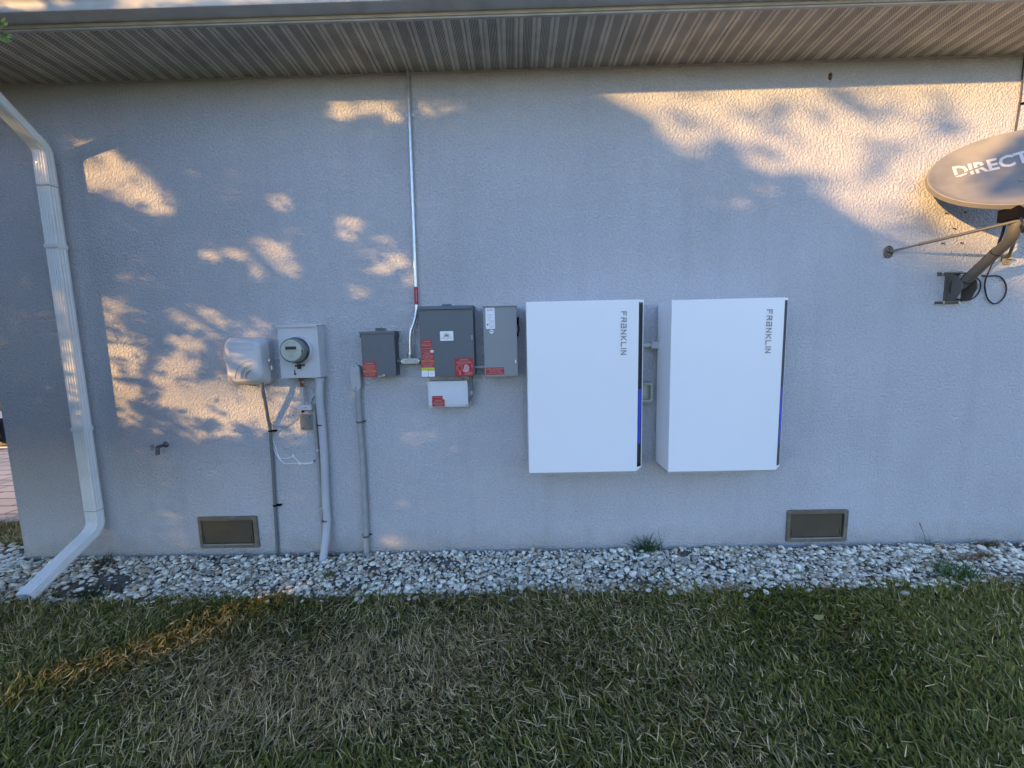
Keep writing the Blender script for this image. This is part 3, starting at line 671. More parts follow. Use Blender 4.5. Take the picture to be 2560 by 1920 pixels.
# ------------------------------------------------------------------ main panel
OF = .15
x0, x1, z0, z1 = box_rect(1050, 1184, 764, 942, OF)
t = thing('electrical_panel', (x0, 0, z0), 'large dark grey electrical panel covered in red caution labels', 'electrical panel')
mk('enclosure', GREYBOX, t, lambda bm: box(bm, x0+.003, x1-.001, -OF+.014, 0, z0+.004, z1-.004), bevel=.004)
dr = mk('door', GREYBOX, t, lambda bm: box(bm, x0, x1, -OF, -OF+.0135, z0, z1-.024), bevel=.004)
mk('hood', GREYBOX, t, lambda bm: prism_x(bm, [(0, z1), (-OF-.014, z1-.002), (-OF-.016, z1-.024), (-OF-.012, z1-.024), (-OF-.010, z1-.006), (0, z1-.004)], x0-.005, x1+.004), bevel=.001)
hx = W(1030+448/5.184, 760, .02).x
def _tab(bm, hx, zt):
    loft(bm, [[(x, -.016, z) for x, z in rrect(hx-.035, hx+.035, zt-.01, zt+.024, .008)], [(x, -.013, z) for x, z in rrect(hx-.035, hx+.035, zt-.01, zt+.024, .008)]])
mk('hanger_tab', GREYBOX, t, lambda bm: (_tab(bm, hx, z1), tube(bm, [(hx-.022, -.018, z1), (hx-.022, -.018, z1+.016), (hx+.022, -.018, z1+.016), (hx+.022, -.018, z1)], .003, 6)))
mk('latch', DZINC, dr, lambda bm: box(bm, x1-.014, x1-.006, -OF-.005, -OF+.001, W(1180, 849, OF).z, W(1180, 838, OF).z), bevel=.002)
mk('raised_emblem', GREYBOX, dr, lambda bm: (tube(bm, [(W(1113, 862, OF).x, -OF-.001, W(1113, 862, OF).z), (W(1117, 860.5, OF).x, -OF-.001, W(1117, 860.5, OF).z), (W(1121, 862, OF).x, -OF-.001, W(1121, 862, OF).z)], .0014, 6), box(bm, W(1113, 864, OF).x, W(1121, 864, OF).x, -OF-.001, -OF, W(1117, 865, OF).z, W(1117, 863.5, OF).z)))
a0, a1, c0, c1 = box_rect(1030+364/5.184, 1030+536/5.184, 740+456/5.184, 740+580/5.184, OF)
sk = sticker(dr, a0, a1, c0, c1, -OF, WHT, [('PUBLIC SERVICE', .5, .22, .12, .90), ('S O L A R', .5, .09, .07, .62)], lm=LETK, label='white maker sticker with a rising sun')
def _rays(bm):
    cxx, czz = (a0+a1)/2, c0+(c1-c0)*.46
    for k in range(13):
        th = math.pi*k/12; r1, r2 = .016, .027 if k % 2 == 0 else .022; e = Vector((math.cos(th), 0, math.sin(th))); s_ = Vector((-e.z, 0, e.x))*.0021
        A = Vector((cxx, 0, czz))+e*r1; B = Vector((cxx, 0, czz))+e*r2
        bm.faces.new([bm.verts.new((v.x, -OF-.0018, v.z)) for v in (A-s_, B, A+s_)])
    bm.faces.new([bm.verts.new((cxx+.0135*math.cos(math.pi*k/12), -OF-.0018, czz+.0135*math.sin(math.pi*k/12))) for k in range(13)])
mk('sun_emblem', mat('sun_emblem_ochre', (.36, .24, .05), .5), sk, _rays)
mk('roof_emblem', mat('emblem_red', (.36, .07, .05), .5), sk, lambda bm: [bm.faces.new([bm.verts.new(((a0+a1)/2+dx, -OF-.0022, c0+(c1-c0)*.46+dz)) for dx, dz in pl]) for pl in ([(-.020, -.004), (-.004, .008), (-.001, .0075), (-.014, -.004)], [(-.008, -.004), (.002, .005), (.014, -.004), (.009, -.004), (.002, .0015), (-.004, -.004)])])
# tall column of red labels
S7 = lambda u: 1030+u/13.825
V7 = lambda v: 840+v/13.825
def lab(u0, u1, v0, v1, m, lines=(), lm=None, name='sticker', label=None, dy=0.):
    a, b, c, d = box_rect(S7(u0), S7(u1), V7(v0), V7(v1), OF)
    return sticker(dr, a, b, c, d, -OF-dy, m, lines, name=name, lm=lm, label=label)
lab(305, 685, 140, 385, RED, [('CAUTION', .5, .70, .17, .64), ('ELECTRIC SHOCK', .5, .36, .13, .84), ('HAZARD DISCONNECT', .5, .15, .13, .86)], label='red caution label')
lab(318, 745, 388, 585, RED, [('PHOTOVOLTAIC AC DISCONNECT', .5, .70, .14, .94), ('RATED OPERATING CURRENT', .38, .33, .10, .70), ('NOMINAL OPERATING VOLTAGE', .38, .08, .10, .70)], label='red rating label')
lab(640, 748, 488, 572, WHT, [('240', .5, .32, .36, .5)], lm=LETK, dy=.002, label='small white rating patch')
lab(325, 762, 588, 836, RED, [('WARNING!', .5, .82, .14, .62), ('TURN OFF PHOTOVOLTAIC', .5, .60, .11, .84), ('DISCONNECT PRIOR', .5, .42, .11, .80), ('TO WORKING INSIDE', .5, .25, .11, .84), ('ENCLOSURE', .5, .07, .11, .52)], label='red warning label')
lab(330, 768, 838, 902, ORANGE, [('WARNING', .5, .22, .52, .60)], lm=mat('dark_red_lettering', (.10, .01, .005), .5), label='orange warning band')
lab(330, 770, 904, 1090, RED, [('ELECTRIC SHOCK HAZARD', .5, .72, .13, .92), ('DO NOT TOUCH TERMINALS', .5, .50, .10, .80), ('TERMINALS ON LINE AND LOAD', .5, .34, .10, .88), ('SIDES MAY BE ENERGIZED', .5, .18, .10, .80), ('IN THE OPEN POSITION', .5, .03, .10, .66)], label='red shock hazard label')
lab(332, 778, 1092, 1196, YELLOW, [('ARC FLASH AND SHOCK HAZARD', .5, .45, .24, .84), ('FOLLOW SAFETY RULES', .5, .16, .24, .74)], lm=mat('olive_lettering', (.16, .17, .01), .5), label='yellow hazard label')
lab(336, 560, 1200, 1408, WHT, [('METER', .5, .62, .10, .6), ('SYSTEM', .5, .42, .10, .7), ('LOAD SIDE', .5, .24, .10, .8)], lm=mat('pale_blue_lettering', (.36, .42, .50), .5), label='white approval label with pale print')
lab(573, 788, 1200, 1408, WHT, [('TESTED', .5, .52, .12, .5), ('APPROVED', .5, .36, .05, .6)], lm=mat('green_lettering', (.12, .22, .12), .5), label='white approval label with green print')
a0, a1, c0, c1 = box_rect(S7(1478), S7(2128), V7(768), V7(1390), OF)
sg = sticker(dr, a0, a1, c0, c1, -OF, RED, [('CAUTION', .5, .88, .075, .50), ('POWER TO THIS BUILDING IS ALSO', .5, .805, .030, .78), ('SUPPLIED FROM ROOF MOUNTED SOLAR ARRAYS', .5, .755, .030, .90), ('WITH SAFETY DISCONNECTS LOCATED', .5, .71, .030, .84), ('AS SHOWN BELOW', .35, .665, .030, .5)], name='sign', label='square red caution sign with a site map')
def _map(bm):
    fx = lambda f: a0+(a1-a0)*f
    fz = lambda f: c0+(c1-c0)*f
    y = -OF-.0018
    for rad in (.170, .112):
        tube(bm, [(fx(.26)+(a1-a0)*rad*math.cos(k*math.pi/12), y, fz(.46)+(a1-a0)*rad*math.sin(k*math.pi/12)) for k in range(25)], .0009, 4)
    box(bm, fx(.245), fx(.30), y-.0004, y, fz(.06), fz(.285))
    for f, g, h in ((.54, .93, .20), (.54, .93, .145), (.48, .86, .09)): box(bm, fx(f), fx(g), y-.0004, y, fz(h), fz(h+.022))
    box(bm, fx(.90), fx(.945), y-.0004, y, fz(.50), fz(.545))
    bm.faces.new([bm.verts.new((fx(a), y, fz(b))) for a, b in ((.89, .58), (.95, .58), (.92, .66))])
mk('site_map', mat('pink_line_art', (.60, .22, .24), .5), sg, _map)
mk('roof_plan', mat('pale_pink_roof_plan', (.62, .34, .36), .5), sg, lambda bm: prism_y(bm, [(a0+(a1-a0)*a, c0+(c1-c0)*b) for a, b in ((.44, .25), (.50, .25), (.50, .235), (.76, .26), (.76, .56), (.70, .58), (.68, .64), (.60, .66), (.51, .60), (.50, .44), (.45, .40))], -OF-.0016, -OF-.002))
mk('roof_plan_ridge', RED, sg, lambda bm: (tube(bm, [(a0+(a1-a0)*a, -OF-.0022, c0+(c1-c0)*b) for a, b in ((.48, .30), (.62, .48), (.75, .30))], .0022, 4), tube(bm, [(a0+(a1-a0)*a, -OF-.0022, c0+(c1-c0)*b) for a, b in ((.56, .60), (.62, .48), (.70, .56))], .0016, 4)))

# nipple joining panel and switch box
t = thing('conduit_nipple', W(1185, 918, .07), 'short bright steel conduit nipple between the dark panel and the light switch box', 'conduit fitting')
xa, xb = x1-.002, W(1210, 918, .14).x+.004; zz = W(1198, 918, .07).z
mk('pipe', ZINC, t, lambda bm: tube(bm, [(xa, -.07, zz), (xb, -.07, zz)], .010, 14), smooth=40)
for f in (.22, .48, .80):
    mk('locknut', ZINC, t, lambda bm: tube(bm, [(xa+(xb-xa)*f-.006, -.07, zz), (xa+(xb-xa)*f+.006, -.07, zz)], .0165, 6))

# ------------------------------------------------------------------ small disconnect box
OF = .10
x0, x1, z0, z1 = box_rect(904.5, 987.5, 827.5, 941, OF)
t = thing('disconnect_box', (x0, 0, z0), 'smaller dark grey disconnect box with an overhanging lid', 'disconnect box')
mk('enclosure', GREYBOX, t, lambda bm: box(bm, x0+.003, x1-.003, -OF+.010, 0, z0+.004, z1-.004), bevel=.008, bseg=3, smooth=40)
dr = mk('door', GREYBOX, t, lambda bm: box(bm, x0, x1, -OF, -OF+.0095, z0, z1-.02), bevel=.005, bseg=3, smooth=40)
mk('hood', GREYBOX, t, lambda bm: (prism_x(bm, [(0, z1), (-OF-.008, z1-.001), (-OF-.009, z1-.018), (-OF-.006, z1-.018), (-OF-.004, z1-.004), (0, z1-.004)], x0-.005, x1+.005),
    prism_x(bm, [(0, z1-.0045), (-OF-.004, z1-.0045), (-OF-.004, z1-.040), (-OF+.03, z1-.046), (0, z1-.046)], x0-.005, x0-.002), prism_x(bm, [(0, z1-.0045), (-OF-.004, z1-.0045), (-OF-.004, z1-.040), (-OF+.03, z1-.046), (0, z1-.046)], x1+.002, x1+.005)), bevel=.001)
hx = W(880+527/7.54, 824, .02).x
mk('hanger_tab', GREYBOX, t, lambda bm: (_tab(bm, hx, z1), tube(bm, [(hx-.024, -.018, z1), (hx-.024, -.018, z1+.014), (hx+.024, -.018, z1+.014), (hx+.024, -.018, z1)], .003, 6)))
mk('raised_emblem', GREYBOX, dr, lambda bm: tube(bm, [W(880+x/7.54, 740+y/7.54, OF+.0005) for x, y in ((465, 1010), (500, 998), (530, 1015), (520, 1050), (480, 1055), (465, 1010))], .0012, 6))
mk('hasp', ZINC, dr, lambda bm: (tube(bm, smooth_path([W(880+x/7.54, 740+y/7.54, OF+.006) for x, y in ((500, 1500), (520, 1530), (548, 1518), (545, 1492))]), .0032, 8), tube(bm, smooth_path([W(880+x/7.54, 740+y/7.54, OF+.008) for x, y in ((565, 1500), (590, 1510), (616, 1498), (604, 1480), (585, 1490))]), .0032, 8)), smooth=60)
a0, a1, c0, c1 = box_rect(880+205/7.54, 880+462/7.54, 740+1242/7.54, 740+1525/7.54, OF)
sk = sticker(dr, a0, a1, c0, c1, -OF, RED, WARN+WARN2, label='red warning label with an orange band')
mk('orange_band', ORANGE, sk, lambda bm: box(bm, a0+.002, a1-.002, -OF-.0017, -OF-.0014, c0+(c1-c0)*.335, c0+(c1-c0)*.445))
mk('band_lettering', mat('dark_red_lettering', (0, 0, 0)), sk, lambda bm: put_text(bm, 'WARNING', (a0+a1)/2, c0+(c1-c0)*.355, (c1-c0)*.07, (a1-a0)*.6, -OF-.0021))

# ------------------------------------------------------------------ white junction box and its pipe
OF = .10
x0, x1, z0, z1 = box_rect(1069.5, 1169.8, 952.3, 1018, OF)
t = thing('junction_box', (x0, 0, z0), 'white plastic junction box with four corner screws below the large panel', 'junction box')
mk('box_body', WPLAST, t, lambda bm: prism_y(bm, rrect(x0+.004, x1-.004, z0+.004, z1-.004, .010), -OF+.022, 0), bevel=.002, smooth=40)
ld = mk('lid', WPLAST, t, lambda bm: loft(bm, [[(x, y, z) for x, z in rrect(x0+i, x1-i, z0+i, z1-i, .012)] for y, i in ((-OF+.0215, 0), (-OF+.008, 0), (-OF+.003, .002), (-OF+.002, .009), (-OF, .014))]), smooth=35)
for sx in (x0+.012, x1-.012):
    for sz in (z0+.012, z1-.012):
        sc = mk('screw', ZINC, ld, lambda bm: (disc_y(bm, sx, -OF-.0005, sz, .0095, .003, 20)))
        mk('slot', BLACK, sc, lambda bm: (box(bm, sx-.005, sx+.005, -OF-.0041, -OF-.0036, sz-.0012, sz+.0012), box(bm, sx-.0011, sx+.0011, -OF-.0046, -OF-.0042, sz-.005, sz+.005)))
J = lambda u, v: (1040+u/13.825, 940+v/13.825)
a0, a1, c0, c1 = box_rect(*[J(q, 0)[0] for q in (553, 925)], *[J(0, q)[1] for q in (690, 806)], OF)
sticker(ld, a0, a1, c0, c1, -OF, RED, [('PHOTOVOLTAIC', .5, .36, .30, .9)], label='red photovoltaic strip')
a0, a1, c0, c1 = box_rect(*[J(q, 0)[0] for q in (560, 992)], *[J(0, q)[1] for q in (808, 1055)], OF)
sticker(ld, a0, a1, c0, c1, -OF, RED, [('WARNING!', .5, .74, .17, .6), ('TURN OFF PHOTOVOLTAIC', .5, .56, .12, .84), ('DISCONNECT PRIOR', .5, .39, .12, .80), ('TO WORKING INSIDE', .5, .22, .12, .84), ('ENCLOSURE', .5, .05, .12, .50)], label='red warning label')
t = thing('conduit_elbow', W(1179, 945, .06), 'dark pipe elbow running down from the large panel into the white junction box', 'conduit')
mk('pipe', DPVC, t, lambda bm: tube(bm, smooth_path([W(1177, 940, .07), W(1178.5, 960, .07), W(1179, 980, .07), W(1178, 990, .07), W(1172, 1000, .07), W(1160, 1006, .07)]), .0120, 14), smooth=40)
mk('coupling', PVC2, t, lambda bm: tube(bm, [W(1179, 977, .07), W(1179, 986, .07)], .0155, 16), smooth=40)
mk('locknut', DPVC, t, lambda bm: tube(bm, [W(1178, 942, .07), W(1178, 948, .07)], .016, 8))

# ------------------------------------------------------------------ steel conduit down from the soffit
t = thing('steel_conduit', W(1020, 180, .02), 'bright steel conduit running from the soffit down past the large panel', 'conduit')
cp = [W(1019.3, 168, .018), W(1019.9, 179, .018), W(1026.5, 360, .018), W(1033.2, 540, .018), W(1039.4, 717, .020), W(1041, 764, .024), W(1039.8, 784, .028), W(1033.8, 809, .038), W(1027.9, 825, .046), W(1025.4, 840, .050), W(1024.8, 859, .050), W(1025.0, 876, .050)]
cp = cp[:4]+smooth_path(cp[4:])
mk('pipe', ZINC, t, lambda bm: tube(bm, cp, .0117, 16), smooth=50)
i0 = [W(1039.4, 717.5, .020), W(1041, 762, .024)]
tp = mk('red_tape', RED, t, lambda bm: tube(bm, i0, .0125, 16), smooth=50)
def _tt(bm):
    ax = (i0[1]-i0[0]).normalized()
    c = (i0[0]+i0[1])/2
    put_text(bm, 'SOLAR CIRCUIT', 0, 0, .008, .10, 0, place=lambda X, Z: tuple(c+ax*X+Vector((.002+Z, -.0131, 0))))
mk('lettering', LETW, tp, _tt)
def strap(parent, c, r, half, m, name='strap'):
    mk(name, m, parent, lambda bm: (tube(bm, [(c.x, c.y, c.z-.007), (c.x, c.y, c.z+.007)], r+.0016, 16), box(bm, c.x-half, c.x+half, -.004, 0, c.z-.007, c.z+.007)), smooth=40)
strap(t, W(1023.6, 284, .018), .0117, .026, ZINC)
strap(t, W(1027.3, 826, .046), .0117, .012, ZINC)
mk('coupling', ZINC, t, lambda bm: (tube(bm, [W(1025, 874, .05), W(1025, 879, .05)], .0165, 8), tube(bm, [W(1025, 878, .05), W(1025, 886, .05)], .0140, 16)), smooth=40)
a = W(1025, 902.5, .05); L0, L1, K0, K1 = box_rect(1000.7, 1049.8, 895, 910.5, .07)
cb = mk('conduit_body', DZINC, t, lambda bm: (loft(bm, [[(x, y, z) for x, z in rrect(L0+i, L1-i, K0+i, K1-i, (K1-K0)/2-i-.001, 8)] for y, i in ((-.025, .004), (-.03, .001), (-.060, 0), (-.066, .003))]), tube(bm, [W(1025, 886, .05), W(1025, 897, .05)], .0185, 18)), smooth=40)
mk('cover', ZINC, cb, lambda bm: tube(bm, smooth_path([(L0+.022, -.067, K0+.010), (L0+.024, -.067, K1-.014), (L0+.032, -.067, K1-.010), (L1-.032, -.067, K1-.010), (L1-.024, -.067, K1-.014), (L1-.022, -.067, K0+.010)]), .0028, 8), smooth=60)
for q in (L0+.010, L1-.010): mk('screw', ZINC, cb, lambda bm: disc_y(bm, q, -.066, (K0+K1)/2, .004, .002, 10))
mk('nipple', DZINC, t, lambda bm: (tube(bm, [(L0+.01, -.045, (K0+K1)/2), (L0-.045, -.045, (K0+K1)/2)], .011, 12), tube(bm, [(L0-.012, -.045, (K0+K1)/2), (L0-.022, -.045, (K0+K1)/2)], .0175, 6)), smooth=40)
mk('nipple', DZINC, t, lambda bm: tube(bm, [(L1-.01, -.045, (K0+K1)/2), (L1+.02, -.045, (K0+K1)/2)], .013, 12), smooth=40)

# ------------------------------------------------------------------ electric meter
OF = .095
x0, x1, z0, z1 = box_rect(697.8, 796.9, 812, 944.8, OF)
t = thing('electric_meter', (x0, 0, z0), 'round glass electric meter on a box painted like the wall', 'electric meter')
en = mk('enclosure', METERP, t, lambda bm: box(bm, x0, x1, -OF, 0, z0, z1-.006), bevel=.003)
mk('hood', METERP, t, lambda bm: (box(bm, x0-.005, x1+.004, -OF-.010, 0, z1-.0055, z1), box(bm, x0-.005, x1+.004, -OF-.010, -OF-.007, z1-.016, z1-.0056), box(bm, x0+.05, x1-.01, -.02, 0, z1+.0002, z1+.008)), bevel=.001)
mc = Vector((W(747.5, 875.7, OF).x, -OF, W(747.5, 875.7, OF).z))
mk('meter_ring', METERP, t, lambda bm: lathe_y(bm, mc, [(.097, -.002), (.097, .010), (.093, .022), (.088, .026), (.086, .020)]), smooth=40)
mk('retaining_band', mat('dull_steel_band', (.09, .095, .10), .35, .7), t, lambda bm: lathe_y(bm, mc, [(.086, .02), (.0885, .030), (.0885, .040), (.0855, .044), (.0865, .048), (.0865, .054), (.084, .056)]), smooth=30)
GL = mat('meter_housing', (.17, .19, .17), .08, var=.05)
gb = mk('glass_cover', GL, t, lambda bm: lathe_y(bm, mc, [(.084, .054), (.0835, .072), (.081, .086), (.076, .092), (.071, .093)], 48), smooth=40)
fp = mk('faceplate', mat('meter_face', (.40, .43, .38), .35, var=.04), gb, lambda bm: lathe_y(bm, mc, [(.0705, .0925), (.069, .0945), (.064, .0950)], 48), smooth=40)
yf = mc.y-.0955
mk('display', mat('meter_display', (.010, .012, .010), .5), gb, lambda bm: box(bm, mc.x-.036, mc.x+.036, yf-.001, yf+.001, mc.z+.006, mc.z+.027), bevel=.002)
mk('face_print', mat('meter_print', (.08, .09, .085), .5), gb, lambda bm: [put_text(bm, s, mc.x+dx, mc.z+dz, h, wmx, yf-.0006) for s, dx, dz, h, wmx in (('CL200', -.026, .042, .005, .022), ('240V', .024, .042, .005, .022), ('WATTHOUR METER', 0, -.010, .0045, .06), ('3W  FM2S  TA30', 0, -.018, .0045, .066), ('IIIIIII IIII', 0, -.034, .007, .044), ('60 HZ  1.0 KH', 0, -.046, .005, .05))])
mk('face_frame', mat('meter_print', (0, 0, 0)), gb, lambda bm: [box(bm, mc.x-.05, mc.x+.05, yf-.0005, yf+.0005, mc.z+zz, mc.z+zz+.0012) for zz in (.054, -.002)])
mk('optical_port', BLACK, gb, lambda bm: box(bm, mc.x+.066, mc.x+.074, mc.y-.0945, mc.y-.088, mc.z-.014, mc.z+.006), bevel=.001)
mk('seal_hasp', mat('dark_seal', (.03, .03, .045), .5, .4), t, lambda bm: (box(bm, mc.x-.006, mc.x+.006, -OF-.028, -OF+.001, mc.z-.128, mc.z-.094), box(bm, mc.x-.028, mc.x-.012, -OF-.018, -OF+.001, mc.z-.112, mc.z-.100), box(bm, mc.x+.012, mc.x+.034, -OF-.014, -OF+.001, mc.z-.108, mc.z-.098)), bevel=.002)
kh = W(680+600/10.37, 800+1400/10.37, OF)
mk('keyhole', RUST, en, lambda bm: (disc_y(bm, kh.x, -OF-.0002, kh.z, .0085, .001, 16), box(bm, kh.x-.0042, kh.x+.0036, -OF-.0011, -OF-.0001, kh.z, kh.z+.030)))
hb = W(680+745/10.37, 800+1500/10.37, .05)
mk('hub', RUST, t, lambda bm: tube(bm, [hb+Vector((0, 0, .006)), hb-Vector((0, 0, .022))], .0155, 12), smooth=40)

# thick service conduit
t = thing('service_conduit', W(799, 960, .05), 'thick pale grey conduit dropping from the meter box and bending into the pebbles', 'conduit')
pp = [W(799, 944, .05), W(799.3, 985, .05), W(800.5, 1017, .045), W(805, 1061, .036), W(810.5, 1139, .034), W(815, 1251, .034), W(818, 1297, .036), W(817, 1327, .046), W(812, 1368, .075), W(807.4, 1402, .10)]
pp = smooth_path(pp)
PVCL = mat('painted_service_pvc', (.43, .44, .47), .45, var=.05, vscale=10)
mk('pipe', PVCL, t, lambda bm: tube(bm, pp, .0268, 20), smooth=50)
mk('coupling', PVCL, t, lambda bm: tube(bm, [W(799, 945, .05), W(799.1, 953, .05)], .0315, 20), smooth=40)
for (u_, v_, m_, o_) in ((805, 1061, PVCL, .036), (818, 1299, RUST, .036)):
    c = W(u_, v_, o_)
    st = mk('strap', PVCL, t, lambda bm: tube(bm, [c+Vector((0, 0, .006)), c-Vector((0, 0, .006))], .0288, 20), smooth=40)
    mk('screw', RUST, st, lambda bm: (box(bm, c.x-.026, c.x-.012, c.y-.034, c.y-.018, c.z-.006, c.z+.006), box(bm, c.x-.008, c.x+.012, c.y-.034, c.y-.026, c.z-.005, c.z+.003)), bevel=.002)

# ground wire conduit with its bonding bar
t = thing('ground_conduit', W(756, 948, .05), 'slim grey conduit from the meter box to a small bonding bar', 'conduit')
mk('pipe', PLAST, t, lambda bm: tube(bm, [W(753.5, 944, .045), W(754, 950, .045), W(757.5, 1012, .045)], .0112, 14), smooth=40)
mk('rusty_joint', RUST, t, lambda bm: tube(bm, [W(753.6, 951, .045), W(755, 967, .045)], .0118, 14), smooth=40)
mk('locknut', BLACK, t, lambda bm: tube(bm, [W(754.5, 994, .047), W(754.5, 1001, .047)], [.006, .006], 8))
x0, x1, z0, z1 = box_rect(742.5, 778.5, 1012.5, 1025.8, .063)
t2 = thing('bonding_bar', (x0, 0, z0), 'pale grey bonding bar cover with a green wire beside the meter conduits', 'bonding bar')
mk('cover', NIDP, t2, lambda bm: box(bm, x0, x1, -.063, -.004, z0, z1), bevel=.003)
mk('screw', DPVC, t2, lambda bm: disc_y(bm, x0+(x1-x0)*.62, -.0625, (z0+z1)/2, .004, .002, 10))
mk('clamp', BLACK, t2, lambda bm: (box(bm, x0+.022, x0+.034, -.05, -.03, z0-.018, z0-.001), box(bm, x0+.036, x0+.062, -.05, -.03, z0-.008, z0-.001)), bevel=.002)
mk('ground_wire', mat('green_wire', (.012, .12, .04), .4), t2, lambda bm: tube(bm, smooth_path([W(780, 1014, .035), W(779.5, 1008, .03), W(781, 999, .025), (W(785, 993, .02)), W(790, 992, .016)]), .0028, 8), smooth=60)
x0, x1, z0, z1 = box_rect(750.3, 783, 1036.8, 1075, .016)
t2 = thing('cover_plate', (x0, 0, z0), 'flat grey metal plate with four holes below the bonding bar', 'plate')
mk('plate', mat('galvanised_plate', (.19, .20, .205), .5, .4, var=.15, vscale=20), t2, lambda bm: box(bm, x0, x1, -.016, 0, z0, z1), bevel=.002)
for q in (x0+.022, x1-.022):
    for zq in (z0+.014, z1-.016): mk('hole', BLACK, t2, lambda bm: disc_y(bm, q, -.0158, zq, .0042, .0008, 12))
t2 = thing('slim_conduit', W(787, 1030, .02), 'slim grey pipe half hidden behind the thick service conduit', 'conduit')
mk('pipe', PVC2, t2, lambda bm: tube(bm, smooth_path([W(786, 1010, .016), W(787, 1040, .016), W(789.5, 1080, .016), W(794, 1125, .016), W(800, 1200, .016), W(804.5, 1265, .016), W(808, 1340, .016), W(810, 1400, .016)]), .0135, 14), smooth=50)
for v_, u_ in ((1125, 794), (1269, 804)):
    strap(t2, W(u_, v_, .016), .0135, .024, ZINC)

# ------------------------------------------------------------------ telecom box with its pipe
N = lambda x, y: (550+x/11.06, 830+y/11.06)
t = thing('telecom_box', W(620, 900, 0), 'rounded grey telecom box with raised arcs, left of the meter', 'telecom box')
def nrect(ul, ur, vt, vb, off): return box_rect(N(ul, 0)[0], N(ur, 0)[0], N(0, vt)[1], N(0, vb)[1], off)
bx0, bx1, bz0, bz1 = nrect(330, 1490, 165, 1440, 0.0)
mk('base', NIDP, t, lambda bm: loft(bm, [[(x, y, z) for x, z in rrect(bx0+i, bx1-i, bz0+i, bz1-i, .045, 6)] for y, i in ((0, .004), (-.004, 0), (-.062, .006))]), smooth=35)
r0_, r1_, q0, q1 = nrect(235, 1375, 150, 1452, .065)
f0, f1, g0, g1 = nrect(140, 1090, 240, 1390, .15)
def _cov(bm):
    L1 = rrect(r0_, r1_, q0, q1, .045, 6); L2 = rrect(r0_+.004, r1_-.006, q0+.004, q1-.004, .045, 6)
    L3 = rrect(f0-.004, f1+.010, g0-.004, g1+.006, [.045, .040, .070, .062], 6)
    L4 = rrect(f0+.004, f1, g0+.006, g1-.002, [.040, .034, .066, .056], 6)
    L5 = rrect(f0+.012, f1-.008, g0+.012, g1-.008, [.036, .03, .062, .052], 6)
    loft(bm, [[(x, y, z) for x, z in l] for l, y in ((L1, -.060), (L1, -.068), (L2, -.078), (L3, -.132), (L4, -.146), (L5, -.150))])
cv = mk('cover', NIDP, t, _cov, smooth=50)
def npt(x, y, off=.1505): return W(*N(x, y), off)
mk('label_recess', mat('recess_plastic', (.46, .46, .47), .45), cv, lambda bm: tube(bm, [npt(*p) for p in ((280, 490), (280, 335), (900, 330), (915, 350), (915, 485), (280, 490))], .0012, 6))
def _arcs(bm):
    for rx, ry, th in ((450, 500, .0026), (290, 370, .0040), (240, 315, .0026), (165, 240, .0040), (130, 200, .0026)):
        tube(bm, [npt(865-rx*math.cos(k*math.pi/2/14), 1290-ry*math.sin(k*math.pi/2/14)) for k in range(15)], th, 6)
    tube(bm, [npt(430, 1295), npt(660, 1290), npt(880, 1285)], .0022, 6)
mk('raised_arcs', mat('arc_plastic', (.33, .33, .34), .5), cv, _arcs, smooth=60)
mk('latch', ZINC, t, lambda bm: (tube(bm, [W(*N(1345, y), .075) + Vector((.004, 0, 0)) for y in (735, 760, 800, 850, 900)], [.006, .010, .009, .010, .006], 10), box(bm, W(*N(1350, 0), .07).x, W(*N(1350, 0), .07).x+.012, -.085, -.06, W(*N(1380, 1040), .07).z, W(*N(1380, 925), .07).z)), smooth=40)
t = thing('cable_pipe', W(660, 965, .08), 'slim dark grey pipe with black clips from the telecom box down to the pebbles', 'conduit')
mk('pipe', DPVC, t, lambda bm: tube(bm, smooth_path([W(654.5, 955, .095), W(657, 975, .088), W(664, 1010, .062), W(670, 1046, .034), W(675.5, 1076, .016), W(682, 1161, .014), W(687.5, 1263, .014), W(692, 1340, .014), W(694.5, 1392, .014)]), .0112, 12), smooth=50)
for u_, v_ in ((676, 1077.5), (688, 1263.5)):
    c = W(u_, v_, .016)
    mk('clip', BLACK, t, lambda bm: (tube(bm, [c+Vector((0, 0, .006)), c-Vector((0, 0, .006))], .0150, 14), box(bm, c.x, c.x+.042, -.020, 0, c.z-.006, c.z+.006)), bevel=.002)
t = thing('drop_wire', W(680, 1060, .01), 'thin grey wire drooping from the telecom pipe to the bonding bar', 'wire')
Q6 = lambda x, y, o=.008: W(660+x/6.38, 920+y/6.38, o)
mk('strand', mat('grey_wire', (.28, .29, .30), .5), t, lambda bm: tube(bm, smooth_path([Q6(92, 850, .012), Q6(120, 900), Q6(180, 935), Q6(290, 945), Q6(380, 920), Q6(460, 850), Q6(540, 780), Q6(590, 735), Q6(620, 690, .03)]), .0022, 6), smooth=60)
t = thing('white_wires', W(690, 1110, .01), 'pair of loose white wires tied between the telecom pipe and the slim pipe', 'wire')
WIRE = mat('white_wire', (.82, .82, .84), .5)
for pts in (((125, 1075), (150, 1170), (190, 1290), (240, 1420), (265, 1442), (360, 1438), (430, 1420), (470, 1415), (510, 1450), (565, 1505), (620, 1518), (720, 1515), (780, 1500), (805, 1478)), ((140, 1180), (150, 1270), (195, 1370), (245, 1440), (290, 1495), (340, 1522), (440, 1520), (560, 1518), (640, 1530), (720, 1528), (785, 1510))):
    mk('strand', WIRE, t, lambda bm: tube(bm, smooth_path([Q6(*p) for p in pts]), .0032, 6), smooth=60)
for p in ((248, 1445), (568, 1525), (465, 1400)):
    c = Q6(*p, .010); mk('wire_tie', WIRE, t, lambda bm: box(bm, c.x-.006, c.x+.006, -.014, -.004, c.z-.007, c.z+.007), bevel=.002)
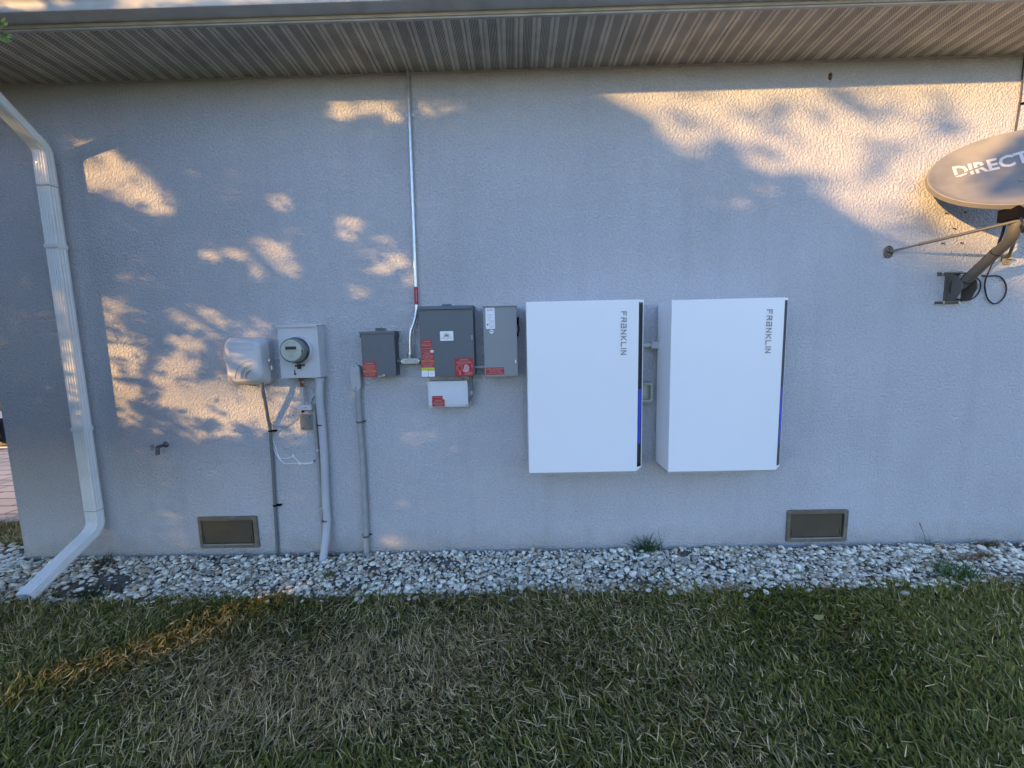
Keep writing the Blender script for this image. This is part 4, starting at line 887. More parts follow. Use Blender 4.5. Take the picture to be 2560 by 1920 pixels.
mk('end_cap', DPVC, t, lambda bm: tube(bm, [Q6(793, 1500, .010), Q6(800, 1480, .010), Q6(806, 1472, .010)], .0045, 8))

# ------------------------------------------------------------------ riser with inspection cover
t = thing('riser_conduit', W(895, 975, .03), 'mid grey riser conduit with an oval inspection cover beside the disconnect box', 'conduit')
a0, a1, c0, c1 = box_rect(876.5, 899.5, 912, 975, .05)
bd = mk('conduit_body', PVC2, t, lambda bm: (prism_y(bm, rrect(a0+.001, a1+.004, c0+.001, c1-.001, .030, 8), -.046, 0), tube(bm, [((a0+a1)/2+.004, -.026, c0+.03), W(895.5, 981, .026)], .0245, 18)), smooth=40, bevel=.003)
cvr = mk('cover', PLAST, bd, lambda bm: prism_y(bm, rrect(a0, a1, c0, c1, .031, 8), -.050, -.0465), bevel=.001, smooth=40)
for zq in (c0+.010, c1-.010): mk('screw', BLACK, cvr, lambda bm: disc_y(bm, (a0+a1)/2-.003, -.0495, zq, .0036, .0014, 10))
mk('pipe', PVC2, t, lambda bm: tube(bm, smooth_path([W(895, 976, .026), W(899.5, 1056, .026), W(907, 1161, .026), W(913, 1281, .026), W(917, 1392, .026)]), .0205, 18), smooth=50)
for u_, v_ in ((899.5, 1055), (915, 1340)):
    strap(t, W(u_, v_, .026), .0205, .036, mat('tarnished_strap', (.12, .11, .10), .5, .5, var=.3, vscale=60))

# ------------------------------------------------------------------ hose bib
t = thing('hose_bib', W(414, 1112, 0), 'old brass hose tap sticking out of the wall near the downspout', 'tap')
TAP = mat('tarnished_brass', (.12, .12, .13), .4, .7, var=.3, vscale=60)
p0 = W(415, 1111, 0); TS = .80
Vt = lambda a: Vector(a)*TS
mk('flange', TAP, t, lambda bm: lathe_y(bm, p0, [(.022, 0), (.022, .004), (.013, .008), (.010, .014)], 18), smooth=40)
mk('body', TAP, t, lambda bm: (tube(bm, [p0, p0+Vt((0, -.05, 0)), p0+Vt((0, -.085, -.004))], [.009, .0095, .012], 14), tube(bm, smooth_path([p0+Vt((0, -.07, 0)), p0+Vt((0, -.085, -.018)), p0+Vt((0, -.09, -.04)), p0+Vt((0, -.09, -.060))]), [.011]*18+[.0115], 14), tube(bm, [p0+Vt((0, -.09, -.052)), p0+Vt((0, -.09, -.072))],   .013, 12), tube(bm, [p0+Vt((0, -.08, 0)), p0+Vt((0, -.125, .008))], [.010, .007], 12)), smooth=50)
hc = p0+Vt((0, -.128, .008))
mk('handle', mat('pale_tap_handle', (.30, .31, .33), .4, .6, var=.2, vscale=40), t, lambda bm: (tube(bm, [hc+Vt((.024*math.cos(k*math.pi/8), -.004*(k % 2), .024*math.sin(k*math.pi/8))) for k in range(17)], .0042, 8), tube(bm, [hc+Vt((-.022, 0, 0)), hc+Vt((.022, 0, 0))], .0035, 8), tube(bm, [hc+Vt((0, 0, -.022)), hc+Vt((0, 0, .022))], .0035, 8), tube(bm, [hc+Vt((0, -.006, 0)), hc+Vt((0, .006, 0))], .008, 10)), smooth=50)

# ------------------------------------------------------------------ crawl-space flood vents
def vent():
    x0, x1, z0, z1 = box_rect(1966.5, 2118, 1274.5, 1353.7, .008)
    a0, a1, c0, c1 = box_rect(1974, 2108, 1284, 1342.5, .008)
    t = thing('flood_vent', (x0, 0, z0), '', 'vent', 'flood vents low in the wall')
    def fr(bm):
        o = rrect(x0, x1, z0, z1, .010, 4); i = rrect(a0, a1, c0, c1, .002, 4)
        loft(bm, [[(x, y, z) for x, z in l] for l, y in ((o, 0), (o, -.012), ([(x, z) for x, z in rrect(x0+.003, x1-.003, z0+.003, z1-.003, .009, 4)], -.016), (i, -.015), (i, -.0002))], cap=False)
    mk('frame', TAUPE, t, fr, smooth=25)
    mk('recess_shade_sheet', BLACK, t, lambda bm: box(bm, a0-.001, a1+.001, -.003, -.0005, c0-.001, c1+.001))  # black sheet on the uncut wall, painted in for shade behind the door
    d = mk('door', TAUPED, t, lambda bm: box(bm, a0+.004, a1-.012, -.009, -.0035, c0+.004, c1-.005), bevel=.002)
    for q in (a0+.014, a1-.026): mk('slot', BLACK, d, lambda bm: box(bm, q-.0014, q+.0014, -.0100, -.0088, c0+.016, c0+.062))
    mk('sill_lip', mat('vent_lip', (.33, .32, .30), .5, var=.2, vscale=30), t, lambda bm: box(bm, a0+.01, a1-.02, -.0185, -.0155, c0-.006, c0-.001), bevel=.001)
    return t, (x0+x1)/2, (z0+z1)/2
v1, vx, vz = vent(); v1['label'] = 'dark taupe flood vent low in the wall to the right of the batteries'
v2 = copy_tree(v1); q = W(572, 1330.5, .008); v2.location = (v1.location.x+q.x-vx, 0, v1.location.z+q.z-vz)
v2['label'] = 'dark taupe flood vent low in the wall between downspout and telecom pipe'

# ------------------------------------------------------------------ satellite dish
def dish():
    Cn = Vector((3.045, -.328, 2.535)); n = Vector((-.48012, -.72120, .49935)); a = Vector((.79795, -.59553, -.09289)); b = Vector((.36437, .35386, .86140))
    t = thing('satellite_dish', W(2385, 715, 0), 'large grey satellite dish on a bent mast bolted to the wall', 'satellite dish')
    A, B, dep = .418, .292, .060
    def pt(f, th, h=0.0):
        return Cn+a*(A*f*math.cos(th))+b*(B*f*math.sin(th))+n*(-dep*(1-f*f)+h)
    def refl(bm):
        ns = 72; loops = []
        prof = [(.02, 0), (.2, 0), (.4, 0), (.6, 0), (.75, 0), (.88, 0), (.955, 0), (.975, .004), (.995, .004), (1.004, .001), (1.012, -.030), (.99, -.032), (.97, -.008), (.8, -.006), (.5, -.006), (.02, -.006)]
        for f, h in prof: loops.append([pt(f, 2*math.pi*k/ns, h) for k in range(ns)])
        loft(bm, loops)
    rf = mk('reflector', DISHM, t, refl, smooth=40)
    def on(x, y, h=.0022):
        f2 = (x/A)**2+(y/B)**2
        return Cn+a*x+b*y+n*(-dep*(1-f2)+h)
    def logo(bm):
        tb = nb(); put_text(tb, 'DIRECTV', 0, 0, .080, .385, 0, place=lambda X, Z: (X, Z, 0), wexact=True, bold=True)
        # the wordmark's slanting cut through its first letters
        for side in (0, 1):
            pass
        geom = tb.verts[:]+tb.edges[:]+tb.faces[:]
        s_ = .30; nn = Vector((-s_, 1, 0)).normalized()
        for k, off in ((0, -.0055), (1, .0055)):
            p = Vector((-.14, .021, 0))+nn*off
            bmesh.ops.bisect_plane(tb, geom=tb.verts[:]+tb.edges[:]+tb.faces[:], plane_co=p, plane_no=nn)
        bmesh.ops.bisect_plane(tb, geom=tb.verts[:]+tb.edges[:]+tb.faces[:], plane_co=(-.045, 0, 0), plane_no=(1, 0, 0))
        dele = []
        for f in tb.faces:
            c = f.calc_center_median(); dd = (c-Vector((-.14, .021, 0))).dot(nn)
            if abs(dd) < .0055 and c.x < -.045: dele.append(f)
        bmesh.ops.delete(tb, geom=dele, context='FACES')
        vm = {}
        for f in tb.faces:
            vs = []
            for v in f.verts:
                if v.index not in vm or True:
                    key = (round(v.co.x, 5), round(v.co.y, 5))
                    if key not in vm: vm[key] = bm.verts.new(on(LX+v.co.x*math.cos(LA)-v.co.y*math.sin(LA), LY+v.co.x*math.sin(LA)+v.co.y*math.cos(LA)))
                    vs.append(vm[key])
            if len(set(vs)) == len(vs):
                try: bm.faces.new(vs)
                except ValueError: pass
        tb.free()
    LX, LY, LA = -.100, .055, R(14)
    mk('lettering', mat('dish_white_lettering', (.58, .57, .56), .6), rf, logo)
    mk('bolt', DISHM, rf, lambda bm: tube(bm, [on(-.01, -.055, -.002), on(-.01, -.055, .004)], .011, 14), smooth=40)
    # mast
    mb = [W(2400, 716, .06), W(2440, 679, .135), W(2485, 637, .225), W(2522, 602, .32), W(2534, 580, .355), W(2541, 552, .37)]
    top = mb[-1]+Vector((-.003, .01, .06)); mp = smooth_path(mb+[top])
    mk('mast', MAST, t, lambda bm: tube(bm, mp, .0285, 20), smooth=50)
    for k in (2, 13): mk('mast_tie', BLACK, t, lambda bm: tube(bm, [mp[k], mp[k]+(mp[k+1]-mp[k]).normalized()*.004], .0295, 20))
    c0 = mb[-1]+Vector((0, 0, .012))
    mk('collar', BLACK, t, lambda bm: (tube(bm, [c0, top], .040, 16), tube(bm, [top-Vector((0, 0, .01)), Cn-n*.125-b*.06], .034, 12), box(bm, top.x-.045, top.x+.05, top.y-.05, top.y+.045, top.z-.055, top.z+.015)), bevel=.003)
    mk('back_frame', BLACK, t, lambda bm: (tube(bm, [on(-.20, -.10, -.035), on(.20, -.10, -.035)], .014, 10), tube(bm, [on(0, -.12, -.05), on(0, .14, -.05)], .014, 10), tube(bm, [Cn-n*.125-b*.06, Cn-n*.085-b*.06], .05, 14)))
    # feed arm and receiver below the rim on the far side
    arm = [Cn-b*.26-n*.04, Cn-b*.40+n*.16+a*.06, Cn-b*.44+n*.42+a*.02]
    # foot: two splayed wall flanges and a pair of cheek plates
    F5 = lambda x, y, o=0.: W(2180+x/3.455, 300+y/3.455, o)
    def foot(bm):
        for vt, vb in ((1312, 1345), (1565, 1588)):
            xa, xb = F5(562, 1330).x, F5(772, 1330).x; zt, zb = F5(660, vt).z, F5(660, vb).z
            box(bm, xa, xb, -.010, 0, zb, zt)
            box(bm, xa+.01, xb-.006, -.035, -.010, (zt+zb)/2-.002, (zt+zb)/2+.002)
        xa, xb = F5(625, 1400).x, F5(740, 1400).x; zt, zb = F5(660, 1345).z, F5(660, 1570).z
        box(bm, xa, xb, -.008, 0, zb, zt)
        for xq in (xa+.012, xb+.020):
            prism_x(bm, [(-.008, zt), (-.05, zt-.004), (-.095, (zt+zb)/2+.035), (-.10, (zt+zb)/2-.01), (-.07, zb+.01), (-.008, zb)], xq, xq+.004)
    mk('foot_bracket', MAST, t, foot, bevel=.002)
    for x, y in ((592, 1330), (750, 1330), (600, 1578), (735, 1576)): mk('bolt', ZINC, t, lambda bm: disc_y(bm, F5(x, y).x, -.010, F5(x, y).z, .008, .006, 6))
    # braces
    tipc = W(2541, 553, .385)
    s1 = F5(136, 1140)
    b1 = mk('brace', MAST, t, lambda bm: tube(bm, [s1+Vector((.02, -.018, .004)), s1.lerp(tipc, .30)], .0062, 10), smooth=50)
    mk('brace_sleeve', MAST, b1, lambda bm: tube(bm, [s1.lerp(tipc, .27), tipc], .0092, 12), smooth=50)
    def pad(c):
        def f(bm):
            for rr in (.034, .020): tube(bm, [c+Vector((rr*.82*math.cos(k*math.pi/10), -.006, rr*1.1*math.sin(k*math.pi/10))) for k in range(21)], .005, 8)
            tube(bm, [c+Vector((-.026, -.008, .010)), c+Vector((.026, -.008, -.008))], .005, 8); box(bm, c.x-.006, c.x+.022, -.028, -.004, c.z-.007, c.z+.007)
        return f
    mk('wall_pad', MAST, b1, pad(s1), smooth=40)
    s2 = F5(1155, 1200)
    b2_ = mk('brace', MAST, t, lambda bm: tube(bm, [s2+Vector((0, -.012, .004)), W(2534, 610, .12), tipc+Vector((.03, .01, -.01))], .0085, 10), smooth=50)
    mk('wall_pad', mat('brass_pad', (.34, .28, .19), .45, .3), b2_, pad(s2), smooth=40)
    # cables
    K = lambda x, y, o=.012: W(2400+x/5.53, 480+y/5.53, o)
    c = thing('coaxial_cable', K(490, 1350), 'black coaxial cable looped on the wall below the dish', 'cable')
    lp = [K(450, 985, .03), K(420, 1050, .02), K(385, 1130), K(350, 1230), K(345, 1330), K(375, 1460), K(430, 1525), K(490, 1545), K(560, 1510), K(620, 1430), K(640, 1330), K(615, 1240), K(560, 1175), K(490, 1155), K(420, 1160), K(330, 1158), K(200, 1140), K(60, 1120), K(-30, 1150, .02), K(-110, 1220, .03), K(-140, 1330, .03), K(-120, 1420, .03), K(-40, 1480, .02), K(90, 1500), K(195, 1460), K(262, 1385), K(285, 1290), K(255, 1205, .03), K(130, 1150, .07)]
    mk('cable_run', CABLE, c, lambda bm: tube(bm, smooth_path(lp, 5), .0042, 8), smooth=60)
    mk('upper_run', CABLE, c, lambda bm: tube(bm, smooth_path([K(450, 985, .03), K(500, 850, .08), K(545, 690, .16), K(590, 560, .22), K(622, 430, .26), K(635, 320, .28), K(645, 210, .29)]), .0075, 8), smooth=60)
    mk('cable_clip', mat('grey_clip', (.35, .35, .35), .5), c, lambda bm: (box(bm, K(330, 0).x, K(372, 0).x, -.03, 0, K(350, 1210).z, K(350, 1105).z)), bevel=.004)
    c = thing('mast_cable', mb[0], 'black cable strapped along the dish mast', 'cable')
    off = Vector((-.012, .004, .030))
    mk('cable_run', CABLE, c, lambda bm: tube(bm, [q+off for q in mp[:14]], .0052, 8), smooth=60)
    mk('tail_loop', CABLE, c, lambda bm: tube(bm, smooth_path([q+Vector((.028, .01, .012)) for q in (mp[-1], mp[-4])]+[W(2556, 580, .42), W(2558, 562, .44), W(2552, 545, .42)]), .005, 8), smooth=60)
    c = thing('eave_cable', W(2560, 140, .01), 'thin dark cable hanging from the soffit down behind the dish', 'cable')
    mk('cable_run', mat('brown_cable', (.035, .022, .022), .5), c, lambda bm: tube(bm, smooth_path([W(2566, 128, .012), W(2560, 150, .012), W(2551, 243, .010), W(2544.5, 283, .012), W(2538, 325, .012), W(2528, 400, .03), W(2520, 480, .10)]), .0040, 8), smooth=60)
    mk('cable_clip', BLACK, c, lambda bm: box(bm, W(2551, 258, 0).x-.004, W(2551, 258, 0).x+.018, -.014, 0, W(2551, 260, 0).z-.004, W(2551, 260, 0).z+.004))
dish()
ANCH = mat('old_anchor', (.03, .028, .026), .8, var=.3)
for k, (x, y, lab_) in enumerate(((635, 805, 'old screw stub in the wall just below the dish shadow edge, upper of the cluster'), (800, 797, 'bent screw stub at the edge of the dish shadow'), (703, 937, 'old screw stub just above the long dish brace'), (605, 1065, 'larger dark screw stub below the long dish brace'), (768, 1062, 'screw stub nearest the mast below the long dish brace'))):
    c = W(2180+x/3.455, 300+y/3.455, 0)
    t = mk('wall_screw', ANCH, None, lambda bm: (tube(bm, [c+Vector((0, .004, 0)), c+Vector((.002, -.014, -.004))], [.004, .003], 8), disc_y(bm, c.x, 0, c.z, .0055, .002, 9))); tag(t, lab_, 'screw', 'old screw stubs by the dish')
c = W(2075, 191, 0)
def _nest(bm):
    bmesh.ops.create_icosphere(bm, subdivisions=2, radius=1)
    for v in bm.verts: v.co = Vector((c.x+v.co.x*.014*(1+.25*math.sin(7*v.co.z)), -abs(v.co.y)*.012, c.z+v.co.z*.024*(1+.2*math.sin(5*v.co.x))))
t = mk('insect_nest', mat('dried_mud', (.24, .16, .10), .95, var=.4, vscale=60), None, _nest, smooth=60); tag(t, 'small brown mud nest on the wall just under the soffit', 'insect nest')

# ------------------------------------------------------------------ person at the house corner
def person():
    g = G(8, 1122, .018); o0 = Vector((g.x-.10, g.y, .018))
    t = thing('person', o0, 'person in dark blue trousers and black shoes beyond the house corner', 'person')
    def skin(name, nodes, edges, m, root=0, parent=None):
        bm = nb(); ly = bm.verts.layers.skin.verify()
        vs = [bm.verts.new(q[0]) for q in nodes]
        for e in edges: bm.edges.new((vs[e[0]], vs[e[1]]))
        for i, q in enumerate(nodes):
            vs[i][ly].radius = (q[1], q[1]); vs[i][ly].use_root = i == root
        me = bpy.data.meshes.new(name); bm.to_mesh(me); bm.free(); me.materials.append(m)
        o = bpy.data.objects.new(name, me); C.objects.link(o); o.parent = parent or t
        md = o.modifiers.new('skin', 'SKIN'); md.use_smooth_shade = True
        s = o.modifiers.new('sub', 'SUBSURF'); s.levels = 2; s.render_levels = 2; return o
    # squatting and facing along +x: knees forward over the shoes, hands resting on them
    SK = mat('skin', (.42, .26, .19), .5)
    body = skin('body', [((-.30, 0, .30), .13), ((-.24, 0, .48), .13), ((-.14, 0, .68), .14), ((-.09, 0, .80), .07), ((-.06, 0, .88), .055), ((-.02, 0, .98), .085), ((0, 0, 1.06), .075),
        ((-.13, .17, .74), .06), ((.0, .20, .58), .042), ((.10, .12, .50), .03), ((-.13, -.17, .74), .06), ((.0, -.20, .58), .042), ((.10, -.12, .50), .03), ((.15, .08, .48), .022), ((.15, -.08, .48), .022)],
        [(0, 1), (1, 2), (2, 3), (3, 4), (4, 5), (5, 6), (2, 7), (7, 8), (8, 9), (2, 10), (10, 11), (11, 12), (9, 13), (12, 14)], SK)
    skin('shirt', [((-.27, 0, .40), .15), ((-.20, 0, .58), .155), ((-.14, 0, .72), .15), ((-.13, .17, .74), .07), ((-.04, .20, .64), .055), ((-.13, -.17, .74), .07), ((-.04, -.20, .64), .055)], [(0, 1), (1, 2), (2, 3), (3, 4), (2, 5), (5, 6)], mat('yellow_shirt', (.50, .38, .06), .8))
    skin('trousers', [((-.30, 0, .30), .145), ((-.12, .10, .40), .10), ((.10, .10, .43), .078), ((.03, .10, .24), .068), ((-.07, .10, .10), .055), ((-.12, -.10, .40), .10), ((.10, -.10, .43), .078), ((.03, -.10, .24), .068), ((-.07, -.10, .10), .055)], [(0, 1), (1, 2), (2, 3), (3, 4), (0, 5), (5, 6), (6, 7), (7, 8)], mat('navy_trousers', (.012, .022, .045), .85))
    SH = mat('black_shoe', (.014, .014, .018), .6); SO = mat('white_sole', (.6, .6, .6), .6)
    for s in (1, -1):
        sh = skin('shoe', [((-.10, .10*s, .05), .045), ((-.02, .10*s, .055), .048), ((.07, .10*s, .045), .040), ((.11, .10*s, .035), .03), ((-.06, .10*s, .10), .04)], [(0, 1), (1, 2), (2, 3), (1, 4)], SH)
        bm = nb(); prism_z(bm, [(o0.x+x, o0.y+.10*s+y) for x, y in rrect(-.14, .14, -.045, .045, .04, 5)], .019, .038); build('sole', bm, SO, sh)
    skin('hair', [((-.04, 0, 1.02), .08), ((-.02, 0, 1.09), .07)], [(0, 1)], mat('dark_hair', (.02, .015, .012), .8))
person()

# ------------------------------------------------------------------ trees whose shade falls on the wall
DX = 2560/2212.0
def wl(pts): return np.array([[W(x*DX, y*DX).x, W(x*DX, y*DX).z] for x, y in pts])
def inpoly(x, z, P):
    r = np.zeros(len(x), bool); j = len(P)-1
    for i in range(len(P)):
        xi, zi = P[i]; xj, zj = P[j]
        c = ((zi > z) != (zj > z)); d = (zj-zi) if zj != zi else 1e-9
        r ^= c & (x < (xj-xi)*(z-zi)/d+xi); j = i
    return r
# gaps in the crown, as the patches of light they leave on the wall (photo pixels / 1.157): centre, half axes, tilt, openness
ELL = [(735, 236, 48, 16, 0, .9), (805, 232, 60, 14, 0, .95), (850, 240, 26, 22, 0, .8), (950, 232, 55, 12, 0, .45), (905, 245, 20, 14, 0, .4),
  (604, 436, 24, 12, 10, .7), (747, 495, 32, 18, -8, .95), (580, 540, 62, 17, 10, .95), (520, 552, 34, 10, 15, .8), (455, 552, 17, 10, 20, .9), (618, 580, 78, 13, 12, 1.0), (565, 590, 24, 18, 30, .8), (655, 592, 30, 14, 8, .95), (702, 568, 15, 10, 0, .95), (700, 535, 10, 8, 0, .5), (640, 510, 34, 16, 10, .4),
  (825, 550, 36, 9, 8, .85), (862, 568, 40, 9, 18, .9), (815, 580, 26, 9, 5, .8), (885, 602, 16, 12, 20, .8), (830, 520, 24, 12, 0, .4),
  (285, 602, 46, 22, 15, .40), (250, 672, 46, 26, 10, .7), (255, 722, 46, 18, 14, .65), (262, 765, 46, 17, 12, .95), (262, 800, 44, 14, 8, .95), (262, 842, 42, 16, 16, .8), (258, 872, 38, 12, 14, .8), (262, 905, 28, 16, 10, .6),
  (435, 690, 54, 22, 8, .85), (470, 722, 40, 14, 25, .7), (405, 745, 38, 18, 10, .65), (395, 792, 46, 22, 8, .95), (425, 835, 85, 30, 8, 1.0), (385, 872, 50, 18, 10, .85), (470, 885, 85, 26, 6, .8), (440, 925, 95, 22, 4, .5), (535, 855, 36, 26, 0, .9), (550, 900, 46, 36, 0, .85), (560, 770, 40, 60, 0, .7), (520, 760, 36, 20, -20, .8), (590, 745, 34, 14, 0, .7), (585, 780, 14, 22, 0, .9), (635, 795, 34, 20, 20, .75), (640, 870, 46, 60, 0, .8),
  (780, 630, 26, 14, 10, .45), (700, 860, 14, 40, 0, .5), (752, 878, 11, 20, 0, .7), (755, 915, 12, 14, 0, .55), (815, 868, 11, 13, 0, .7), (812, 895, 10, 12, 0, .5), (770, 860, 9, 22, 0, .55), (900, 940, 34, 18, 0, .30), (700, 930, 14, 40, 5, .35),
  (845, 1170, 22, 10, 0, .5), (905, 1178, 28, 8, 0, .45), (785, 1172, 9, 18, 0, .8), (410, 1135, 70, 28, 0, .30), (380, 1170, 30, 20, 0, .35), (160, 835, 14, 60, 0, .0)]
POLY = [([(152, 296), (205, 298), (260, 325), (330, 375), (372, 418), (380, 450), (354, 494), (335, 470), (290, 450), (235, 425), (190, 425), (152, 420)], .93)]
def openness(x, z):
    o = np.zeros(len(x))
    for cx, cy, rx, ry, th, s in ELL:
        c = W(cx*DX, cy*DX); ex = W((cx+1)*DX, cy*DX).x-c.x
        dx, dz = (x-c.x)/ex, -(z-c.z)/ex
        a = R(th); p = (dx*math.cos(a)+dz*math.sin(a))/rx/1.12; q = (-dx*math.sin(a)+dz*math.cos(a))/ry/1.12
        o = np.maximum(o, s*np.clip(1.75-1.15*np.hypot(p, q), 0, 1))
    # the long streak across the lawn to the foot of the wall
    xs = np.interp(z, [-.75, -.39, -.15, .06, .2], [.22, -.27, -.70, -.88, -.90])
    o = np.maximum(o, np.where((z < -.12) & (z > -.95), np.clip(1.9-np.abs(x-xs-.04*np.sin(z*17))/np.where(z < -.22, .15, .085), 0, 1)*np.clip(1.0+.30*np.sin(z*23+1.0), .6, 1), 0)*1.0)
    return o
POLYW = [(wl(P), s) for P, s in POLY]
def speck(x, z, seed, f=1.0):
    a = R(-22); p = x*math.cos(a)+z*math.sin(a); q = -x*math.sin(a)+z*math.cos(a)
    return .6*fbm(p*9*f, q*17*f, seed)+.4*fbm(p*22*f, q*38*f, seed+1)
LEAFM = tint_mat('tree_leaf', .5, transl=.12, var=.1, bscale=10)
LG = np.array([[.050, .085, .025], [.07, .105, .03], [.04, .07, .022], [.09, .12, .04]])
def leaves(Ps, size, parent, name='crown', gcol=LG, wd_=.26):
    n = len(Ps); M3 = rot_mats(n); s = size*rng.uniform(.6, 1.35, n)
    q = np.array([[-.5, 0, 0], [-.1, wd_, .05], [.5, 0, .02], [-.1, -wd_, .05]])
    V = np.einsum('nij,kj->nki', M3, q)*s[:, None, None]+Ps[:, None]
    F = (np.arange(n)*4)[:, None]+np.array([[0, 1, 2, 3]])
    cc = np.repeat(gcol[rng.integers(0, len(gcol), n)]*rng.uniform(.7, 1.3, (n, 1)), 4, axis=0)
    return build_np(name, V.reshape(-1, 3), F, LEAFM, parent, cols=cc)
def lift(x, z, t): return np.stack([x-TX*t, -t, z+TZ*t], 1)
BARK = mat('grey_bark', (.10, .085, .07), .9, var=.3, vscale=12, bump=.01, bscale=30)
def limbs(bm, base, top, r, tips):
    tube(bm, smooth_path([base, base.lerp(top, .5)+Vector((.08, .05, 0)), top]), [r*(1-.045*k) for k in range(13)], 12)
    for f, p, rr in tips:
        b0 = base.lerp(top, f); p = Vector(p); mid = b0.lerp(p, .5)+Vector((0, 0, .15)); pts = smooth_path([b0, mid, p])
        tube(bm, pts, [rr*(1-.8*k/(len(pts)-1)) for k in range(len(pts))], 8)
# near tree: fine dapples on the left half of the wall and over the lawn
t = thing('shade_tree', (-5.6, -2.5, 0), 'leafy green tree, one sprig of it reaching in at the top left by the gutter', 'tree')
n = 800000
x = rng.uniform(-5.3, .85, n); z = rng.uniform(-.95, 3.20, n)
lump = .5+.9*fbm(x*1.1, z*1.1, 61)
tt = np.maximum(np.maximum(1.0, (x+3.74)/3.03+.12), (.95+.22*fbm(x*2.3, z*.5, 62)-z)/.36)+rng.uniform(0, 1, n)**.8*(1.0+1.1*np.clip(lump, 0, 1.4))
lk = openness(x, z); lk = np.clip(lk*(1.15-1.35*np.clip(speck(x, z, 5)+.0, 0, 1)), 0, 1)+.42*np.clip(speck(x, z, 77)-.62, 0, 1)*(z > .3); lk = np.maximum(lk, .84*inpoly(x+rng.normal(size=n)*.045, z+rng.normal(size=n)*.03, POLYW[0][0])*(1-.5*np.clip(speck(x, z, 41), 0, 1))); jit = rng.uniform(size=n)
keep = jit < np.clip(1-1.05*lk, 0, 1)**2.0*.24
keep &= (np.abs(x+1.85) < 2.35+.45*fbm(z*1.6, x*.2, 63)) | ((x > -4.0) & (x < .5) & (z > -.75))
keep &= rng.uniform(size=n) < np.where(x < -4.05, np.clip((x+5.3)/1.25, 0, 1)*.8, 1)
P = lift(x, z, tt); keep &= ~in_frame(P); P = P[keep]
leaves(P, .060, t, wd_=.20)
def sprig(bm_tips):
    out = []
    for c, k, s in bm_tips: out.append(np.array(c)+rng.normal(size=(k, 3))*s)
    return np.concatenate(out)
q = CAM+(FW+RT*((8-PW/2)/FPX)-UP*((84-PH/2)/FPX))*1.75
mk('trunk', BARK, t, lambda bm: limbs(bm, Vector((-5.6, -2.5, -.05)), Vector((-5.4, -2.4, 4.2)), .13, [(.55, (-3.3, -1.6, 2.75), .04), (.6, (-7.4, -2.9, 3.8), .05), (.7, (-5.0, -2.0, 4.2), .045), (.45, (-4.3, -2.6, 2.6), .045), (.5, (-6.8, -1.9, 3.0), .04)]))
mk('twig', BARK, t, lambda bm: tube(bm, smooth_path([(-3.3, -1.6, 2.75), Vector((-3.0, -1.35, 2.85)), Vector((q.x-.15, q.y-.06, q.z-.01)), q]), [.008]*6+[.006]*6+[.003]*7, 6))
def sprig_leaves():
    n = 34; Ps = np.array(q)+rng.normal(size=(n, 3))*np.array([.014, .02, .020])+np.array([-.022, 0, 0])
    d = Ps-np.array(q)+np.array([.05, 0, .0]); V = []; F = []
    for i in range(n):
        dd = Vector(d[i]).normalized(); sd_ = dd.cross(Vector(rng.normal(size=3))).normalized(); L_ = rng.uniform(.022, .036); p = Vector(Ps[i])
        b = len(V); V += [p, p+dd*L_*.45+sd_*.0055, p+dd*L_, p+dd*L_*.45-sd_*.0055]; F.append([b, b+1, b+2, b+3])
    cc = np.repeat(np.array([[.26, .33, .08], [.20, .27, .06], [.34, .38, .13]])[rng.integers(0, 3, n)], 4, axis=0)
    build_np('leaf_sprig', np.array(V), np.array(F), LEAFM, t, cols=cc)
sprig_leaves()
# second tree: the ragged edge of shade right of centre
BL = wl([(1000, 190), (1290, 190), (1300, 214), (1335, 222), (1375, 235), (1408, 262), (1430, 300), (1470, 332), (1500, 345), (1530, 330), (1560, 300), (1590, 320), (1605, 350), (1640, 372), (1690, 380), (1725, 372), (1745, 395), (1765, 430), (1810, 455), (1900, 500), (1900, 760), (1000, 760)])
LITR = [(1412, 374, 26, 8, 0, .8), (1385, 412, 20, 8, 5, .5), (1465, 432, 18, 10, 0, .55), (1540, 390, 40, 16, 10, .9), (1575, 425, 56, 20, 12, .85), (1620, 455, 60, 18, 10, .6), (1500, 405, 30, 10, 0, .5), (1660, 410, 30, 14, 10, .8), (1690, 440, 40, 14, 10, .5), (1345, 245, 30, 12, 0, .6), (1395, 290, 22, 12, 0, .4), (1455, 300, 24, 20, 0, .4), (1350, 330, 24, 10, 0, .25)]
DKR = [(1605, 318, 34, 14, 15, .40), (1840, 225, 60, 12, 22, .50), (1890, 262, 22, 10, 40, .5), (1745, 235, 50, 10, 15, .25), (1480, 255, 40, 12, 30, .55), (1540, 270, 26, 10, 20, .5), (1655, 330, 26, 12, 20, .5), (1700, 300, 40, 10, 30, .25), (1950, 330, 60, 12, 10, .18), (1900, 240, 60, 16, 10, .22), (1640, 255, 40, 12, 20, .3)]
n = 300000
x = rng.uniform(-.6, 4.3, n); z = rng.uniform(1.3, 3.2, n); tt = rng.uniform(3.4, 5.2, n)
den = inpoly(x, z, BL).astype(float)
def ells(lst):
    o = np.zeros(len(x))
    for cx, cy, rx, ry, th, s in lst:
        c = W(cx*DX, cy*DX); ex = W((cx+1)*DX, cy*DX).x-c.x; dx, dz = (x-c.x)/ex, -(z-c.z)/ex; a = R(th)
        o = np.maximum(o, s*np.clip(1.5-1.1*np.hypot((dx*math.cos(a)+dz*math.sin(a))/rx, (-dx*math.sin(a)+dz*math.cos(a))/ry), 0, 1))
    return o
den = np.maximum(den*(1-np.clip(ells(LITR)*(1.15-1.5*np.clip(speck(x, z, 9), 0, 1)), 0, 1))**2, ells(DKR)*.34*(.5+np.clip(1.6*speck(x, z, 15)+.3, 0, 1.2)))
